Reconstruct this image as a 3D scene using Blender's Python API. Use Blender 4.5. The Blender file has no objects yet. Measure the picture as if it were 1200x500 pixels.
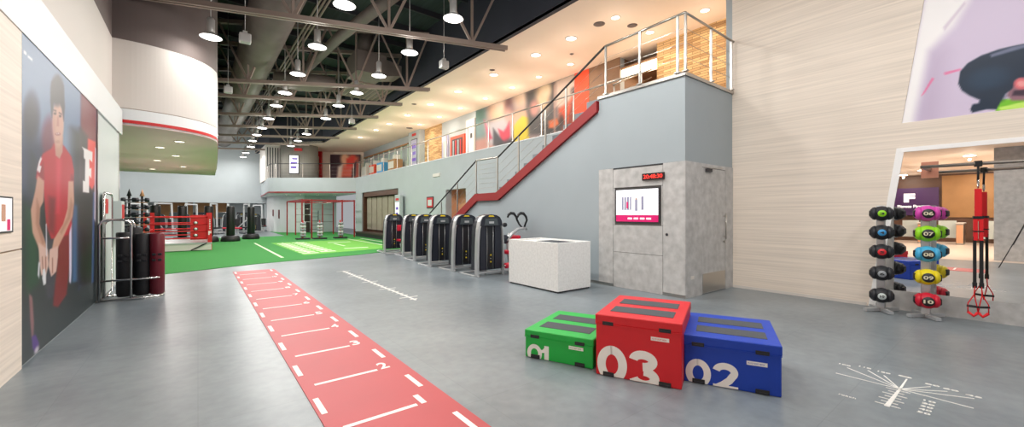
import bpy, bmesh, math, random
import numpy as np
from mathutils import Vector, Matrix, Quaternion
random.seed(7)
C = bpy.context.scene.collection
PI = math.pi
TH = math.atan(368/470.0); SN, CS = math.sin(TH), math.cos(TH); FP = 470.0; CH = 1.5

# ------------------------------------------------------------------ materials
def lin(r, g, b):
    f = lambda c: (c/255/12.92) if c/255 <= .04045 else ((c/255+.055)/1.055)**2.4
    return (f(r), f(g), f(b), 1)
M = {}
def mat(name, col, rough=.5, metal=0.0, emit=0.0, spec=.5, noise=0.0, nscale=4.0, stretch=(1,1,1), bump=0.0):
    m = bpy.data.materials.new(name); m.use_nodes = True
    nt = m.node_tree; b = nt.nodes['Principled BSDF']
    c = lin(*col)
    b.inputs['Base Color'].default_value = c
    b.inputs['Roughness'].default_value = rough
    b.inputs['Metallic'].default_value = metal
    b.inputs['Specular IOR Level'].default_value = spec
    if emit:
        b.inputs['Emission Color'].default_value = c
        b.inputs['Emission Strength'].default_value = emit
    if noise or bump:
        tc = nt.nodes.new('ShaderNodeTexCoord'); mp = nt.nodes.new('ShaderNodeMapping')
        mp.inputs['Scale'].default_value = stretch
        nz = nt.nodes.new('ShaderNodeTexNoise'); nz.inputs['Scale'].default_value = nscale
        nz.inputs['Detail'].default_value = 6
        nt.links.new(tc.outputs['Object'], mp.inputs['Vector']); nt.links.new(mp.outputs[0], nz.inputs['Vector'])
        if noise:
            rp = nt.nodes.new('ShaderNodeValToRGB')
            rp.color_ramp.elements[0].position = .3; rp.color_ramp.elements[1].position = .7
            k = 1-noise
            rp.color_ramp.elements[0].color = (c[0]*k, c[1]*k, c[2]*k, 1)
            k = 1+noise*.6
            rp.color_ramp.elements[1].color = (min(1,c[0]*k), min(1,c[1]*k), min(1,c[2]*k), 1)
            nt.links.new(nz.outputs['Fac'], rp.inputs[0]); nt.links.new(rp.outputs[0], b.inputs['Base Color'])
        if bump:
            bp = nt.nodes.new('ShaderNodeBump'); bp.inputs['Strength'].default_value = bump
            bp.inputs['Distance'].default_value = .02
            nt.links.new(nz.outputs['Fac'], bp.inputs['Height']); nt.links.new(bp.outputs[0], b.inputs['Normal'])
    M[name] = m
    return m

mat('grey_paint', (172,180,184), .6, noise=.04, nscale=1.2)
mat('grey_pod', (160,170,176), .6, noise=.03, nscale=1.2)
mat('white_paint', (216,210,204), .6)
mat('band_paint', (226,230,231), .45)
mat('beige_ceiling', (248,230,212), .7)
mat('dark_wall', (108,97,94), .7)
mat('navy_wall', (44,47,58), .7)
mat('deck', (46,58,56), .8, noise=.35, nscale=2, stretch=(6,.3,1))
mat('truss_steel', (150,134,124), .5, metal=.2)
mat('duct', (110,102,96), .55, metal=.2, noise=.12, nscale=2)
mat('dark_steel', (58,58,62), .5, metal=.3)
mat('red_paint', (196,26,30), .45)
mat('red_stair', (142,20,24), .5)
mat('stainless', (186,182,176), .28, metal=1)
mat('chrome', (206,204,202), .2, metal=1)
mat('black_rail', (28,28,30), .4)
mat('black_rubber', (30,30,33), .55)
mat('black_leather', (26,26,29), .38)
mat('maroon_leather', (110,26,40), .4)
mat('concrete', (190,189,188), .55, noise=.2, nscale=7.0)
mat('conc_seam', (96,94,92), .8)
mat('white_stone', (242,242,240), .4, noise=.10, nscale=22)
mat('turf', (40,132,50), .9, noise=.14, nscale=30, bump=.3)
mat('turf_print', (104,176,66), .9, noise=.12, nscale=4)
mat('turf_white', (206,224,192), .85)
mat('white_mark', (238,236,232), .5, noise=.05, nscale=20)
mat('lane_red', (182,56,64), .48, noise=.07, nscale=1.5)
mat('box_red', (206,24,36), .5, noise=.05, nscale=6, bump=.15)
mat('box_blue', (12,60,172), .5, noise=.05, nscale=6, bump=.15)
mat('box_green', (22,172,66), .5, noise=.05, nscale=6, bump=.15)
mat('grip_grey', (70,74,80), .8, noise=.12, nscale=60)
mat('white_print', (240,238,234), .5)
mat('mach_silver', (198,200,202), .35, metal=.5)
mat('mach_dark', (36,39,50), .4)
mat('mach_darker', (26,27,32), .45)
mat('mach_console', (74,82,86), .35)
mat('pad_red', (206,28,56), .45)
mat('yellow', (236,206,40), .5)
mat('yellow_ball', (236,214,24), .5)
mat('brown_wood', (86,52,34), .5, noise=.2, nscale=2, stretch=(1,1,8))
mat('dark_frame', (58,44,38), .5)
mat('panel_cloth', (156,146,130), .8, noise=.1, nscale=3)
mat('orange_wood', (214,160,122), .55, noise=.08, nscale=2, stretch=(8,8,.6))
mat('brick', (214,176,120), .8)
mat('slat_brown', (132,100,74), .6, noise=.2, nscale=3, stretch=(1,1,25))
mat('orange_panel', (226,72,36), .5)
mat('screen_white', (250,250,255), .3, emit=1.1)
mat('screen_pink', (216,30,110), .3, emit=.7)
mat('screen_purple', (92,60,170), .3, emit=.8)
mat('screen_grey', (150,150,175), .3, emit=.6)
mat('led_red', (255,60,50), .4, emit=2.0)
mat('led_back', (40,14,14), .4)
mat('lamp', (255,253,248), .4, emit=14)
mat('lamp_warm', (255,240,215), .4, emit=12)
mat('cove', (255,232,200), .4, emit=14)
mat('lamp_shell', (196,196,194), .35, metal=.4)
mat('wood_beige', (237,225,212), .55, noise=.13, nscale=1.6, stretch=(.35,.35,22))
mat('wood_seam', (150,130,110), .7)
mat('mag', (214,70,176), .45); mat('lime', (150,222,30), .45); mat('sky', (72,176,222), .45)
mat('ball_black', (38,40,46), .5); mat('ball_red', (206,22,52), .45)
mat('ball_grey', (150,154,160), .5); mat('ball_tag_red', (226,40,50), .5)
mat('skyline_blue', (60,150,210), .5)
mat('strap_red', (220,20,30), .6); mat('strap_black', (24,24,26), .6)
mat('plate_wood', (196,132,108), .5)
mat('lobby_floor', (222,206,192), .3, noise=.04, nscale=1)
mat('steel_bar', (150,144,138), .35, metal=.9)
mat('soffit_beige', (252,214,214), .7)
mat('lobby_brown', (88,60,44), .5, noise=.2, nscale=1.2)
mat('lobby_gold', (160,118,74), .6, noise=.12, nscale=1.5)
mat('sign_purple', (62,30,80), .4)
mat('sign_white', (255,255,255), .4, emit=2.5)
mat('frame_white', (252,252,252), .4)
mat('mosaic', (204,188,170), .6, noise=.2, nscale=14)
mat('drum', (150,146,138), .7, noise=.1, nscale=2, stretch=(12,12,.4))
mat('glass_green', (196,214,200), .6)
mat('extinguisher_red', (200,20,24), .4)
mat('far_panel', (196,206,204), .5)
mat('skin_tone', (206,160,136), .6)
mat('treadwhite', (206,208,210), .4)

def floor_mat():
    m = bpy.data.materials.new('polished_floor'); m.use_nodes = True; nt = m.node_tree; b = nt.nodes['Principled BSDF']
    tc = nt.nodes.new('ShaderNodeTexCoord')
    n1 = nt.nodes.new('ShaderNodeTexNoise'); n1.inputs['Scale'].default_value = .7; n1.inputs['Detail'].default_value = 8
    n2 = nt.nodes.new('ShaderNodeTexNoise'); n2.inputs['Scale'].default_value = 9; n2.inputs['Detail'].default_value = 8
    br = nt.nodes.new('ShaderNodeTexBrick'); br.offset = 0
    br.inputs['Color1'].default_value = (1,1,1,1); br.inputs['Color2'].default_value = (.95,.95,.95,1)
    br.inputs['Mortar'].default_value = (.82,.82,.82,1); br.inputs['Scale'].default_value = 1
    br.inputs['Mortar Size'].default_value = .003; br.inputs['Brick Width'].default_value = .9; br.inputs['Row Height'].default_value = .9
    for n in (n1, n2, br): nt.links.new(tc.outputs['Object'], n.inputs['Vector'])
    ad = nt.nodes.new('ShaderNodeMath'); ad.operation = 'MULTIPLY_ADD'; ad.inputs[1].default_value = .45
    nt.links.new(n2.outputs['Fac'], ad.inputs[0]); nt.links.new(n1.outputs['Fac'], ad.inputs[2])
    rp = nt.nodes.new('ShaderNodeValToRGB')
    rp.color_ramp.elements[0].position = .45; rp.color_ramp.elements[1].position = .95
    rp.color_ramp.elements[0].color = lin(100,109,116); rp.color_ramp.elements[1].color = lin(134,143,149)
    nt.links.new(ad.outputs[0], rp.inputs[0])
    mx = nt.nodes.new('ShaderNodeMix'); mx.data_type = 'RGBA'; mx.blend_type = 'MULTIPLY'; mx.inputs[0].default_value = 1
    nt.links.new(rp.outputs[0], mx.inputs[6]); nt.links.new(br.outputs[0], mx.inputs[7])
    nt.links.new(mx.outputs[2], b.inputs['Base Color'])
    b.inputs['Roughness'].default_value = .33; b.inputs['Specular IOR Level'].default_value = .5
    M['floor'] = m
floor_mat()
def brick_mat():
    m = M['brick']; nt = m.node_tree; b = nt.nodes['Principled BSDF']
    tc = nt.nodes.new('ShaderNodeTexCoord'); sp = nt.nodes.new('ShaderNodeSeparateXYZ'); cb = nt.nodes.new('ShaderNodeCombineXYZ')
    ad = nt.nodes.new('ShaderNodeMath'); ad.operation = 'ADD'
    nt.links.new(tc.outputs['Object'], sp.inputs[0])
    nt.links.new(sp.outputs[0], ad.inputs[0]); nt.links.new(sp.outputs[1], ad.inputs[1])
    nt.links.new(ad.outputs[0], cb.inputs[0]); nt.links.new(sp.outputs[2], cb.inputs[1])
    br = nt.nodes.new('ShaderNodeTexBrick')
    br.inputs['Color1'].default_value = lin(226,190,136); br.inputs['Color2'].default_value = lin(168,128,84)
    br.inputs['Mortar'].default_value = lin(120,92,62); br.inputs['Scale'].default_value = 1
    br.inputs['Mortar Size'].default_value = .006; br.inputs['Brick Width'].default_value = .45; br.inputs['Row Height'].default_value = .07
    nt.links.new(cb.outputs[0], br.inputs['Vector']); nt.links.new(br.outputs[0], b.inputs['Base Color'])
brick_mat()
def mirror_mat(name, col, rough=0.0):
    m = bpy.data.materials.new(name); m.use_nodes = True; b = m.node_tree.nodes['Principled BSDF']
    b.inputs['Base Color'].default_value = col; b.inputs['Metallic'].default_value = 1; b.inputs['Roughness'].default_value = rough
    M[name] = m
mirror_mat('mirror', (.93,.92,.90,1)); mirror_mat('far_mirror', (.8,.84,.82,1), .04)
def glass_mat():
    m = bpy.data.materials.new('clear_glass'); m.use_nodes = True; nt = m.node_tree
    for n in list(nt.nodes): nt.nodes.remove(n)
    o = nt.nodes.new('ShaderNodeOutputMaterial'); mx = nt.nodes.new('ShaderNodeMixShader')
    t = nt.nodes.new('ShaderNodeBsdfTransparent'); g = nt.nodes.new('ShaderNodeBsdfGlossy')
    t.inputs[0].default_value = (.93,.97,.95,1); g.inputs['Roughness'].default_value = .35
    mx.inputs[0].default_value = .006
    nt.links.new(t.outputs[0], mx.inputs[1]); nt.links.new(g.outputs[0], mx.inputs[2]); nt.links.new(mx.outputs[0], o.inputs[0])
    M['glass'] = m
glass_mat()
def vcol_mat():
    m = bpy.data.materials.new('printed_panel'); m.use_nodes = True; nt = m.node_tree; b = nt.nodes['Principled BSDF']
    a = nt.nodes.new('ShaderNodeAttribute'); a.attribute_name = 'print'
    nt.links.new(a.outputs['Color'], b.inputs['Base Color']); b.inputs['Roughness'].default_value = .42
    M['print'] = m
vcol_mat()

# ------------------------------------------------------------------ mesh builder
class MB:
    def __init__(s): s.bm = bmesh.new(); s.mats = []; s.T = Matrix.Identity(4)
    def mi(s, m):
        if m not in s.mats: s.mats.append(m)
        return s.mats.index(m)
    def _add(s, verts, faces, m, smooth=False):
        vs = [s.bm.verts.new(s.T @ Vector(v)) for v in verts]
        k = s.mi(m); out = []
        for f in faces:
            try:
                fc = s.bm.faces.new([vs[i] for i in f]); fc.material_index = k; fc.smooth = smooth; out.append(fc)
            except ValueError: pass
        return vs, out
    def box(s, a, b, m):
        x0,y0,z0 = [min(a[i],b[i]) for i in range(3)]; x1,y1,z1 = [max(a[i],b[i]) for i in range(3)]
        s._add([(x0,y0,z0),(x1,y0,z0),(x1,y1,z0),(x0,y1,z0),(x0,y0,z1),(x1,y0,z1),(x1,y1,z1),(x0,y1,z1)],
               [(0,3,2,1),(4,5,6,7),(0,1,5,4),(1,2,6,5),(2,3,7,6),(3,0,4,7)], m); return s
    def rbox(s, a, b, m, r=.02, seg=2):   # bevelled box
        t = bmesh.new(); bmesh.ops.create_cube(t, size=1)
        c = [(a[i]+b[i])/2 for i in range(3)]; d = [abs(b[i]-a[i]) for i in range(3)]
        for v in t.verts: v.co = Vector((c[0]+v.co.x*d[0], c[1]+v.co.y*d[1], c[2]+v.co.z*d[2]))
        bmesh.ops.bevel(t, geom=t.edges[:], offset=min(r, min(d)*.45), segments=seg, affect='EDGES', profile=.5)
        s.merge(t, m, False); return s
    def merge(s, t, m, smooth=False):
        t.verts.ensure_lookup_table(); vs = [tuple(v.co) for v in t.verts]; t.verts.index_update()
        fs = [[v.index for v in f.verts] for f in t.faces]; t.free()
        s._add(vs, fs, m, smooth)
    def prism(s, poly, axis, a, b, m, smooth=False):
        # poly: 2D points; axis 'x': (y,z), 'y': (x,z), 'z': (x,y)
        def P(p, h): return {'x': (h,p[0],p[1]), 'y': (p[0],h,p[1]), 'z': (p[0],p[1],h)}[axis]
        n = len(poly)
        vs = [P(p, a) for p in poly]+[P(p, b) for p in poly]
        fs = [list(range(n))[::-1], [n+i for i in range(n)]]+[(i,(i+1)%n,n+(i+1)%n,n+i) for i in range(n)]
        s._add(vs, fs, m, smooth); return s
    def flat(s, poly, z, m):
        s._add([(p[0],p[1],z) for p in poly], [list(range(len(poly)))], m); return s
    def tube(s, pts, r, m, seg=10, closed=False, cap=True, flatten=None):
        pts = [Vector(p) for p in pts]; n = len(pts)
        rs = r if isinstance(r, (list, tuple)) else [r]*n
        vs = []; up = None
        for i, p in enumerate(pts):
            if closed: t = (pts[(i+1)%n]-pts[i-1])
            else: t = (pts[min(i+1,n-1)]-pts[max(i-1,0)])
            if t.length < 1e-9: t = Vector((0,0,1))
            t.normalize()
            if up is None:
                up = Vector((0,0,1)) if abs(t.z) < .9 else Vector((0,1,0))
            a = t.cross(up)
            if a.length < 1e-6: a = t.cross(Vector((1,0,0)))
            a.normalize(); b_ = a.cross(t).normalized(); up = b_
            for k in range(seg):
                an = 2*PI*(k+.5)/seg
                ra, rb = rs[i], rs[i]
                if flatten: rb = rs[i]*flatten
                vs.append(tuple(p + a*math.cos(an)*ra + b_*math.sin(an)*rb))
        fs = []
        m_ = n if closed else n-1
        for i in range(m_):
            for k in range(seg):
                j = (i+1) % n
                fs.append((i*seg+k, i*seg+(k+1)%seg, j*seg+(k+1)%seg, j*seg+k))
        if cap and not closed:
            fs.append(list(range(seg))[::-1]); fs.append([(n-1)*seg+k for k in range(seg)])
        s._add(vs, fs, m, seg > 5); return s
    def bar(s, p, q, w, h, m):
        p, q = Vector(p), Vector(q); t = (q-p).normalized()
        up = Vector((0,0,1)) if abs(t.z) < .95 else Vector((0,1,0))
        a = t.cross(up).normalized()*w/2; b_ = a.cross(t).normalized()*h/2
        vs = [tuple(e+i*a+j*b_) for e in (p,q) for i,j in ((-1,-1),(1,-1),(1,1),(-1,1))]
        s._add(vs, [(0,1,2,3),(7,6,5,4),(0,4,5,1),(1,5,6,2),(2,6,7,3),(3,7,4,0)], m); return s
    def lathe(s, prof, c, m, seg=20, axis='z', smooth=True):
        vs = []; n = len(prof)
        for r, h in prof:
            for k in range(seg):
                an = 2*PI*k/seg; x, y = r*math.cos(an), r*math.sin(an)
                p = {'z': (x,y,h), 'x': (h,x,y), 'y': (y,h,x)}[axis]
                vs.append((c[0]+p[0], c[1]+p[1], c[2]+p[2]))
        fs = [(i*seg+k, i*seg+(k+1)%seg, (i+1)*seg+(k+1)%seg, (i+1)*seg+k) for i in range(n-1) for k in range(seg)]
        if prof[0][0] > 1e-4: fs.append(list(range(seg))[::-1])
        if prof[-1][0] > 1e-4: fs.append([(n-1)*seg+k for k in range(seg)])
        s._add(vs, fs, m, smooth); return s
    def sphere(s, c, r, m, sc=(1,1,1), seg=16, rings=10):
        t = bmesh.new(); bmesh.ops.create_uvsphere(t, u_segments=seg, v_segments=rings, radius=r)
        for v in t.verts: v.co = Vector((c[0]+v.co.x*sc[0], c[1]+v.co.y*sc[1], c[2]+v.co.z*sc[2]))
        s.merge(t, m, True); return s
    def text(s, txt, x0, x1, y0, y1, m, bold=0.0, depth=.002, clip=None, font_flip=False):
        # fills the rectangle (x0..x1, y0..y1) of the local XY plane of s.T, facing +z
        cu = bpy.data.curves.new('t', 'FONT'); cu.body = txt; cu.size = 1; cu.offset = bold; cu.resolution_u = 4
        ob = bpy.data.objects.new('t', cu); C.objects.link(ob)
        dg = bpy.context.evaluated_depsgraph_get(); me = bpy.data.meshes.new_from_object(ob.evaluated_get(dg))
        t = bmesh.new(); t.from_mesh(me)
        bpy.data.objects.remove(ob); bpy.data.curves.remove(cu); bpy.data.meshes.remove(me)
        xs = [v.co.x for v in t.verts]; ys = [v.co.y for v in t.verts]
        ax, bx, ay, by = min(xs), max(xs), min(ys), max(ys)
        for v in t.verts:
            fx = (v.co.x-ax)/(bx-ax); fy = (v.co.y-ay)/(by-ay)
            v.co = Vector(((x0+fx*(x1-x0)), y0+fy*(y1-y0), 0))
        if clip is not None:
            bmesh.ops.bisect_plane(t, geom=t.verts[:]+t.edges[:]+t.faces[:], plane_co=(0,clip,0), plane_no=(0,1,0), clear_inner=True)
        r = bmesh.ops.extrude_face_region(t, geom=t.faces[:])
        for v in [g for g in r['geom'] if isinstance(g, bmesh.types.BMVert)]: v.co.z += depth
        s.merge(t, m); return s
    def build(s, name, parent=None, label=None, cat=None, group=None, kind=None, loc=None, rotz=0, bevel=0, smooth=False):
        bm = s.bm
        bmesh.ops.remove_doubles(bm, verts=bm.verts, dist=1e-6) if bevel else None
        bmesh.ops.recalc_face_normals(bm, faces=bm.faces)
        if loc is not None and parent is None:
            Mx = Matrix.Translation(Vector(loc)) @ Matrix.Rotation(rotz, 4, 'Z'); bm.transform(Mx.inverted())
        me = bpy.data.meshes.new(name); bm.to_mesh(me); bm.free()
        for k in s.mats: me.materials.append(M[k])
        o = bpy.data.objects.new(name, me); C.objects.link(o)
        if loc is not None and parent is None: o.location = loc; o.rotation_euler = (0,0,rotz)
        if parent is not None: o.parent = parent
        if bevel:
            md = o.modifiers.new('bevel', 'BEVEL'); md.width = bevel; md.segments = 2; md.limit_method = 'ANGLE'
        tag(o, label, cat, group, kind); return o
def tag(o, label=None, cat=None, group=None, kind=None):
    if label: o['label'] = label
    if cat: o['category'] = cat
    if group: o['group'] = group
    if kind: o['kind'] = kind
    return o
def thing(name, label, cat, loc=(0,0,0), rotz=0, group=None):
    o = bpy.data.objects.new(name, None); C.objects.link(o); o.empty_display_size = .1
    o.location = loc; o.rotation_euler = (0,0,rotz); return tag(o, label, cat, group)
def dup(o, loc=None, rotz=None, label=None, parent=None):
    kids = [c for c in list(C.objects) if c.parent == o]
    c = o.copy(); C.objects.link(c)
    if parent is not None: c.parent = parent
    if loc is not None: c.location = loc
    if rotz is not None: c.rotation_euler = (0,0,rotz)
    if label: c['label'] = label
    for k in kids: dup(k, parent=c)
    return c
def st(mb, name): return mb.build(name, kind='structure')
def part(fn, name, parent, label=None, bevel=0):
    mb = MB(); fn(mb); return mb.build(name, parent, label=label, bevel=bevel)

# ------------------------------------------------------------------ printed panels (flat pictures as vertex colours)
def sdf_poly(px, py, pts):
    n = len(pts); d = np.full(px.shape, 1e18); ins = np.zeros(px.shape, bool)
    for i in range(n):
        ax, ay = pts[i]; bx, by = pts[(i+1)%n]
        ex, ey = bx-ax, by-ay; L = ex*ex+ey*ey+1e-12
        t = np.clip(((px-ax)*ex+(py-ay)*ey)/L, 0, 1)
        d = np.minimum(d, (px-ax-t*ex)**2+(py-ay-t*ey)**2)
        c = ((ay > py) != (by > py)) & (px < (bx-ax)*(py-ay)/((by-ay) if by != ay else 1e-9)+ax)
        ins ^= c
    return np.where(ins, -1, 1)*np.sqrt(d)
def paint(px, py, base, shapes):
    col = np.zeros(px.shape+(3,)); col[:] = base
    for sh in shapes:
        kind, c, soft = sh[:3]
        if kind == 'p': d = sdf_poly(px, py, sh[3])
        else:
            cx, cy, rx, ry = sh[3:7]; an = sh[7] if len(sh) > 7 else 0
            ca, sa = math.cos(an), math.sin(an)
            X, Y = (px-cx)*ca+(py-cy)*sa, -(px-cx)*sa+(py-cy)*ca
            d = (np.sqrt((X/rx)**2+(Y/ry)**2)-1)*min(rx, ry)
        w = np.clip(.5-d/(2*soft), 0, 1); w = w*w*(3-2*w)
        al = sh[8] if (kind == 'e' and len(sh) > 8) else 1
        if kind == 'p' and len(sh) > 4: al = sh[4]
        w = (w*al)[..., None]
        col = col*(1-w)+np.array(c)*w
    return col
def picture(name, origin, ax, ay, nx, ny, base, shapes, parent=None, thick=.02, mask=None, gain=1.0, **kw):
    """grid panel: origin + s*ax + t*ay, s,t in 0..1, given the picture's drawing coordinates as seen from the hall"""
    O, A, B = Vector(origin), Vector(ax), Vector(ay)
    s = np.linspace(0, 1, nx+1); t = np.linspace(0, 1, ny+1); S, T = np.meshgrid(s, t)
    if mask: S0 = mask(T); S = S0+(1-S0)*S
    W = np.array(O)[None,None]+S[...,None]*np.array(A)+T[...,None]*np.array(B)
    d = W[...,0]*SN+W[...,1]*CS; l = W[...,0]*CS-W[...,1]*SN
    px = 600+FP*l/d; py = 250-FP*(W[...,2]-CH)/d
    col = np.clip(paint(px, py, base, shapes)/255.0, 0, 1)*gain
    colL = np.where(col <= .04045, col/12.92, ((col+.055)/1.055)**2.4)
    nv = (nx+1)*(ny+1); V = W.reshape(-1,3)
    nrm = A.cross(B).normalized()
    back = [nv+i for i in range(4)]
    cor = [V[0], V[nx], V[nv-1], V[nv-1-nx]]
    # the panel has thickness: rear board behind the print, away from the camera
    if nrm.dot(-(O+A*.5+B*.5-Vector((0,0,1.5)))) < 0: nrm = -nrm
    verts = [tuple(v) for v in V]+[tuple(Vector(c)-nrm*thick) for c in cor]
    faces = [(j*(nx+1)+i, j*(nx+1)+i+1, (j+1)*(nx+1)+i+1, (j+1)*(nx+1)+i) for j in range(ny) for i in range(nx)]
    f0 = [0, nx, nv-1, nv-1-nx]
    bd = [[i for i in range(nx+1)], [j*(nx+1)+nx for j in range(ny+1)], [nv-1-i for i in range(nx+1)], [(ny-j)*(nx+1) for j in range(ny+1)]]
    for e in range(4): faces.append(bd[e]+[back[(e+1)%4], back[e]])
    faces.append(back[::-1])
    me = bpy.data.meshes.new(name); me.from_pydata(verts, [], faces); me.update()
    at = me.color_attributes.new('print', 'FLOAT_COLOR', 'POINT')
    buf = np.ones((nv+4, 4)); buf[:nv,:3] = colL.reshape(-1,3); buf[nv:,:3] = .5
    at.data.foreach_set('color', buf.ravel())
    me.materials.append(M['print'])
    o = bpy.data.objects.new(name, me); C.objects.link(o)
    if parent: o.parent = parent
    tag(o, **kw); return o

# ================================================================== SETTING
F = MB(); F.box((-16,-9,-.1),(12,52,0),'floor'); st(F, 'floor')
F = MB(); F.box((-16,-9,.001),(-2.2,4.4,.004),'lobby_floor'); st(F, 'floor_lobby')
turf = [(-9,11.6),(-3,12.3),(-.87,12.95),(.14,13.45),(1.36,14.05),(2.8,14.42),(4.53,14.85),(5.72,15.4),(7.2,16.2),(8.68,17.2),
        (8.68,36),(4.7,38.5),(4.6,30.5),(2.4,30),(-1,31),(-9,32)]
F = MB(); F.prism(turf, 'z', 0, .012, 'turf'); st(F, 'floor_turf')

# left wall: wood panels, band, white upper wall, dark top
W = MB(); W.box((-1.36,4.4,0),(-1.6,12.2,3.25),'grey_paint')
W.box((-1.34,4.4,.0),(-1.36,5.97,1.15),'wood_beige'); W.box((-1.34,4.4,1.165),(-1.36,5.97,3.25),'wood_beige')
W.box((-1.352,4.4,1.14),(-1.36,5.97,1.175),'wood_seam')
st(W, 'wall_left')
W = MB(); W.box((-1.33,4.4,3.25),(-1.62,12.42,3.8),'band_paint'); st(W, 'trim_1')
W = MB(); W.box((-1.5,-9,3.8),(-1.7,12.5,5.4),'white_paint'); W.box((-1.5,-9,5.4),(-1.7,12.5,8.8),'dark_wall'); st(W, 'wall_left_upper')
W = MB(); W.box((-1.334,9.62,.06),(-1.36,11.95,3.2),'far_panel'); W.box((-1.325,9.6,0),(-1.36,9.63,3.25),'stainless')
W.box((-1.325,11.93,0),(-1.36,11.97,3.25),'stainless'); st(W, 'trim_2')

# curved bulkhead over the boxing area
path = [(-1.5,12.45),(-1.1,12.47),(-.7,12.56),(-.35,12.72),(-.05,12.95),(.2,13.26),(.36,13.65),(.43,14.1),(.5,16),(.58,19),(.66,22.5),(.7,26.2)]
def _cr(P, n=5):
    out = []
    for i in range(len(P)-1):
        p0, p1, p2, p3 = [Vector(P[max(0,min(len(P)-1,k))]) for k in (i-1,i,i+1,i+2)]
        for j in range(n):
            t = j/n; out.append(tuple(.5*((2*p1)+(p2-p0)*t+(2*p0-5*p1+4*p2-p3)*t*t+(3*p1-p0-3*p2+p3)*t**3)))
    return out+[P[-1]]
path = _cr(path[:9])+path[9:]
def strip(mb, z0, z1, off, m):
    P = []
    for i, p in enumerate(path):
        a = Vector(path[max(i-1,0)]); b = Vector(path[min(i+1,len(path)-1)]); t = (b-a).normalized(); n = Vector((t.y,-t.x))
        P.append(Vector(p)+n*off)
    Q = [Vector(p)-0.15*Vector((1,-.0)) if False else Vector(p) for p in path]
    inner = []
    for i, p in enumerate(path):
        a = Vector(path[max(i-1,0)]); b = Vector(path[min(i+1,len(path)-1)]); t = (b-a).normalized(); n = Vector((t.y,-t.x))
        inner.append(Vector(p)-n*.12)
    poly = [tuple(v) for v in P]+[tuple(v) for v in inner[::-1]]
    # quads, so that the long curve stays clean
    n = len(P)
    vs = [(v.x,v.y,z0) for v in P]+[(v.x,v.y,z1) for v in P]+[(v.x,v.y,z0) for v in inner]+[(v.x,v.y,z1) for v in inner]
    fs = []
    for i in range(n-1):
        fs += [(i,i+1,n+i+1,n+i),(2*n+i,3*n+i,3*n+i+1,2*n+i+1),(i,2*n+i,2*n+i+1,i+1),(n+i,n+i+1,3*n+i+1,3*n+i)]
    fs += [(0,n,3*n,2*n),(n-1,3*n-1,4*n-1,2*n-1)]
    mb._add(vs, fs, m, False)
W = MB(); strip(W, 3.5, 3.86, 0, 'band_paint'); strip(W, 3.875, 5.4, 0, 'white_paint'); strip(W, 5.4, 8.8, -.004, 'dark_wall'); strip(W, 3.86, 3.875, -.01, 'wood_seam')
strip(W, 3.54, 3.61, .008, 'red_paint'); st(W, 'wall_bulkhead')
W = MB(); sof = path+[(-9,26.2),(-9,12.45)]; W.prism(sof, 'z', 3.492, 3.56, 'soffit_beige'); st(W, 'ceiling_soffit')
W = MB(); W.box((-9,26.2,3.5),(.7,26.3,8.8),'dark_wall'); st(W, 'wall_bulkhead_back')
W = MB(); W.box((-9.1,12,0),(-9,52,8.8),'grey_paint'); W.box((-9,12.2,0),(-1.6,12.35,3.5),'grey_paint'); st(W, 'wall_boxing_side')

# far wall
W = MB(); W.box((-9,41,2.38),(5.2,41.3,8.8),'grey_paint'); W.box((-9,51,0),(12,51.2,8.8),'grey_paint'); W.box((-9,41.3,2.7),(6,51,2.8),'beige_ceiling'); st(W, 'wall_back')

# right wood wall with the mirror
MY = lambda z: 1.565-.135*(z)      # the slanted edge of mirror and picture
W = MB(); W.box((8.6,-9,0),(8.9,MY(0)-0,.0),'wood_beige') if False else None
def wood(mb, y0, y1, z0, z1):
    mb._add([(8.6,a,b) for a,b in ((y0,z0),(y1,z0),(y1,z1),(y0,z1))]+[(8.62,a,b) for a,b in ((y0,z0),(y1,z0),(y1,z1),(y0,z1))],
            [(0,1,2,3),(7,6,5,4),(0,4,5,1),(1,5,6,2),(2,6,7,3),(3,7,4,0)], 'wood_beige')
W.prism([(3.68,0),(3.68,8.8),(MY(8.8),8.8),(MY(0),0)], 'x', 8.6, 8.9, 'wood_beige')
W.prism([(MY(2.50),2.50),(MY(2.90),2.90),(-9,2.90),(-9,2.50)], 'x', 8.6, 8.9, 'wood_beige')
W.prism([(MY(2.90),2.90),(MY(8.8),8.8),(-9,8.8),(-9,2.90)], 'x', 8.63, 8.9, 'white_paint')
W.prism([(MY(.0),.0),(MY(2.5),2.5),(-9,2.5),(-9,0)], 'x', 8.64, 8.9, 'grey_paint')
st(W, 'wall_right')
W = MB(); W.prism([(MY(.3)-.05,.3),(MY(2.5)-.05,2.46),(-5.5,2.46),(-5.5,.3)], 'x', 8.604, 8.63, 'mirror')
W.build('wall_mirror', label='large slanted mirror behind the ball racks on the wood wall', cat='mirror')
W = MB(); W.prism([(MY(0),0),(MY(2.5)+.004,2.5),(MY(2.5)-.085,2.5),(MY(0)-.085,0)], 'x', 8.59, 8.64, 'frame_white')
W.prism([(MY(2.5)+.004,2.515),(-5.5,2.515),(-5.5,2.45),(MY(2.5)-.0,2.45)], 'x', 8.588, 8.64, 'frame_white'); st(W, 'trim_3')
W = MB(); W.prism([(MY(.0)-.06,0),(MY(.3)-.06,.3),(-5.5,.3),(-5.5,0)], 'x', 8.6, 8.64, 'concrete'); st(W, 'baseboard_right')
W = MB(); W.box((8.588,MY(0)+.02,0),(8.6,3.68,.05),'white_paint'); st(W, 'baseboard_wood_wall')
W = MB(); W.box((8.6,3.68,0),(11.3,3.8,8.8),'grey_paint'); st(W, 'wall_right_end')

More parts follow.
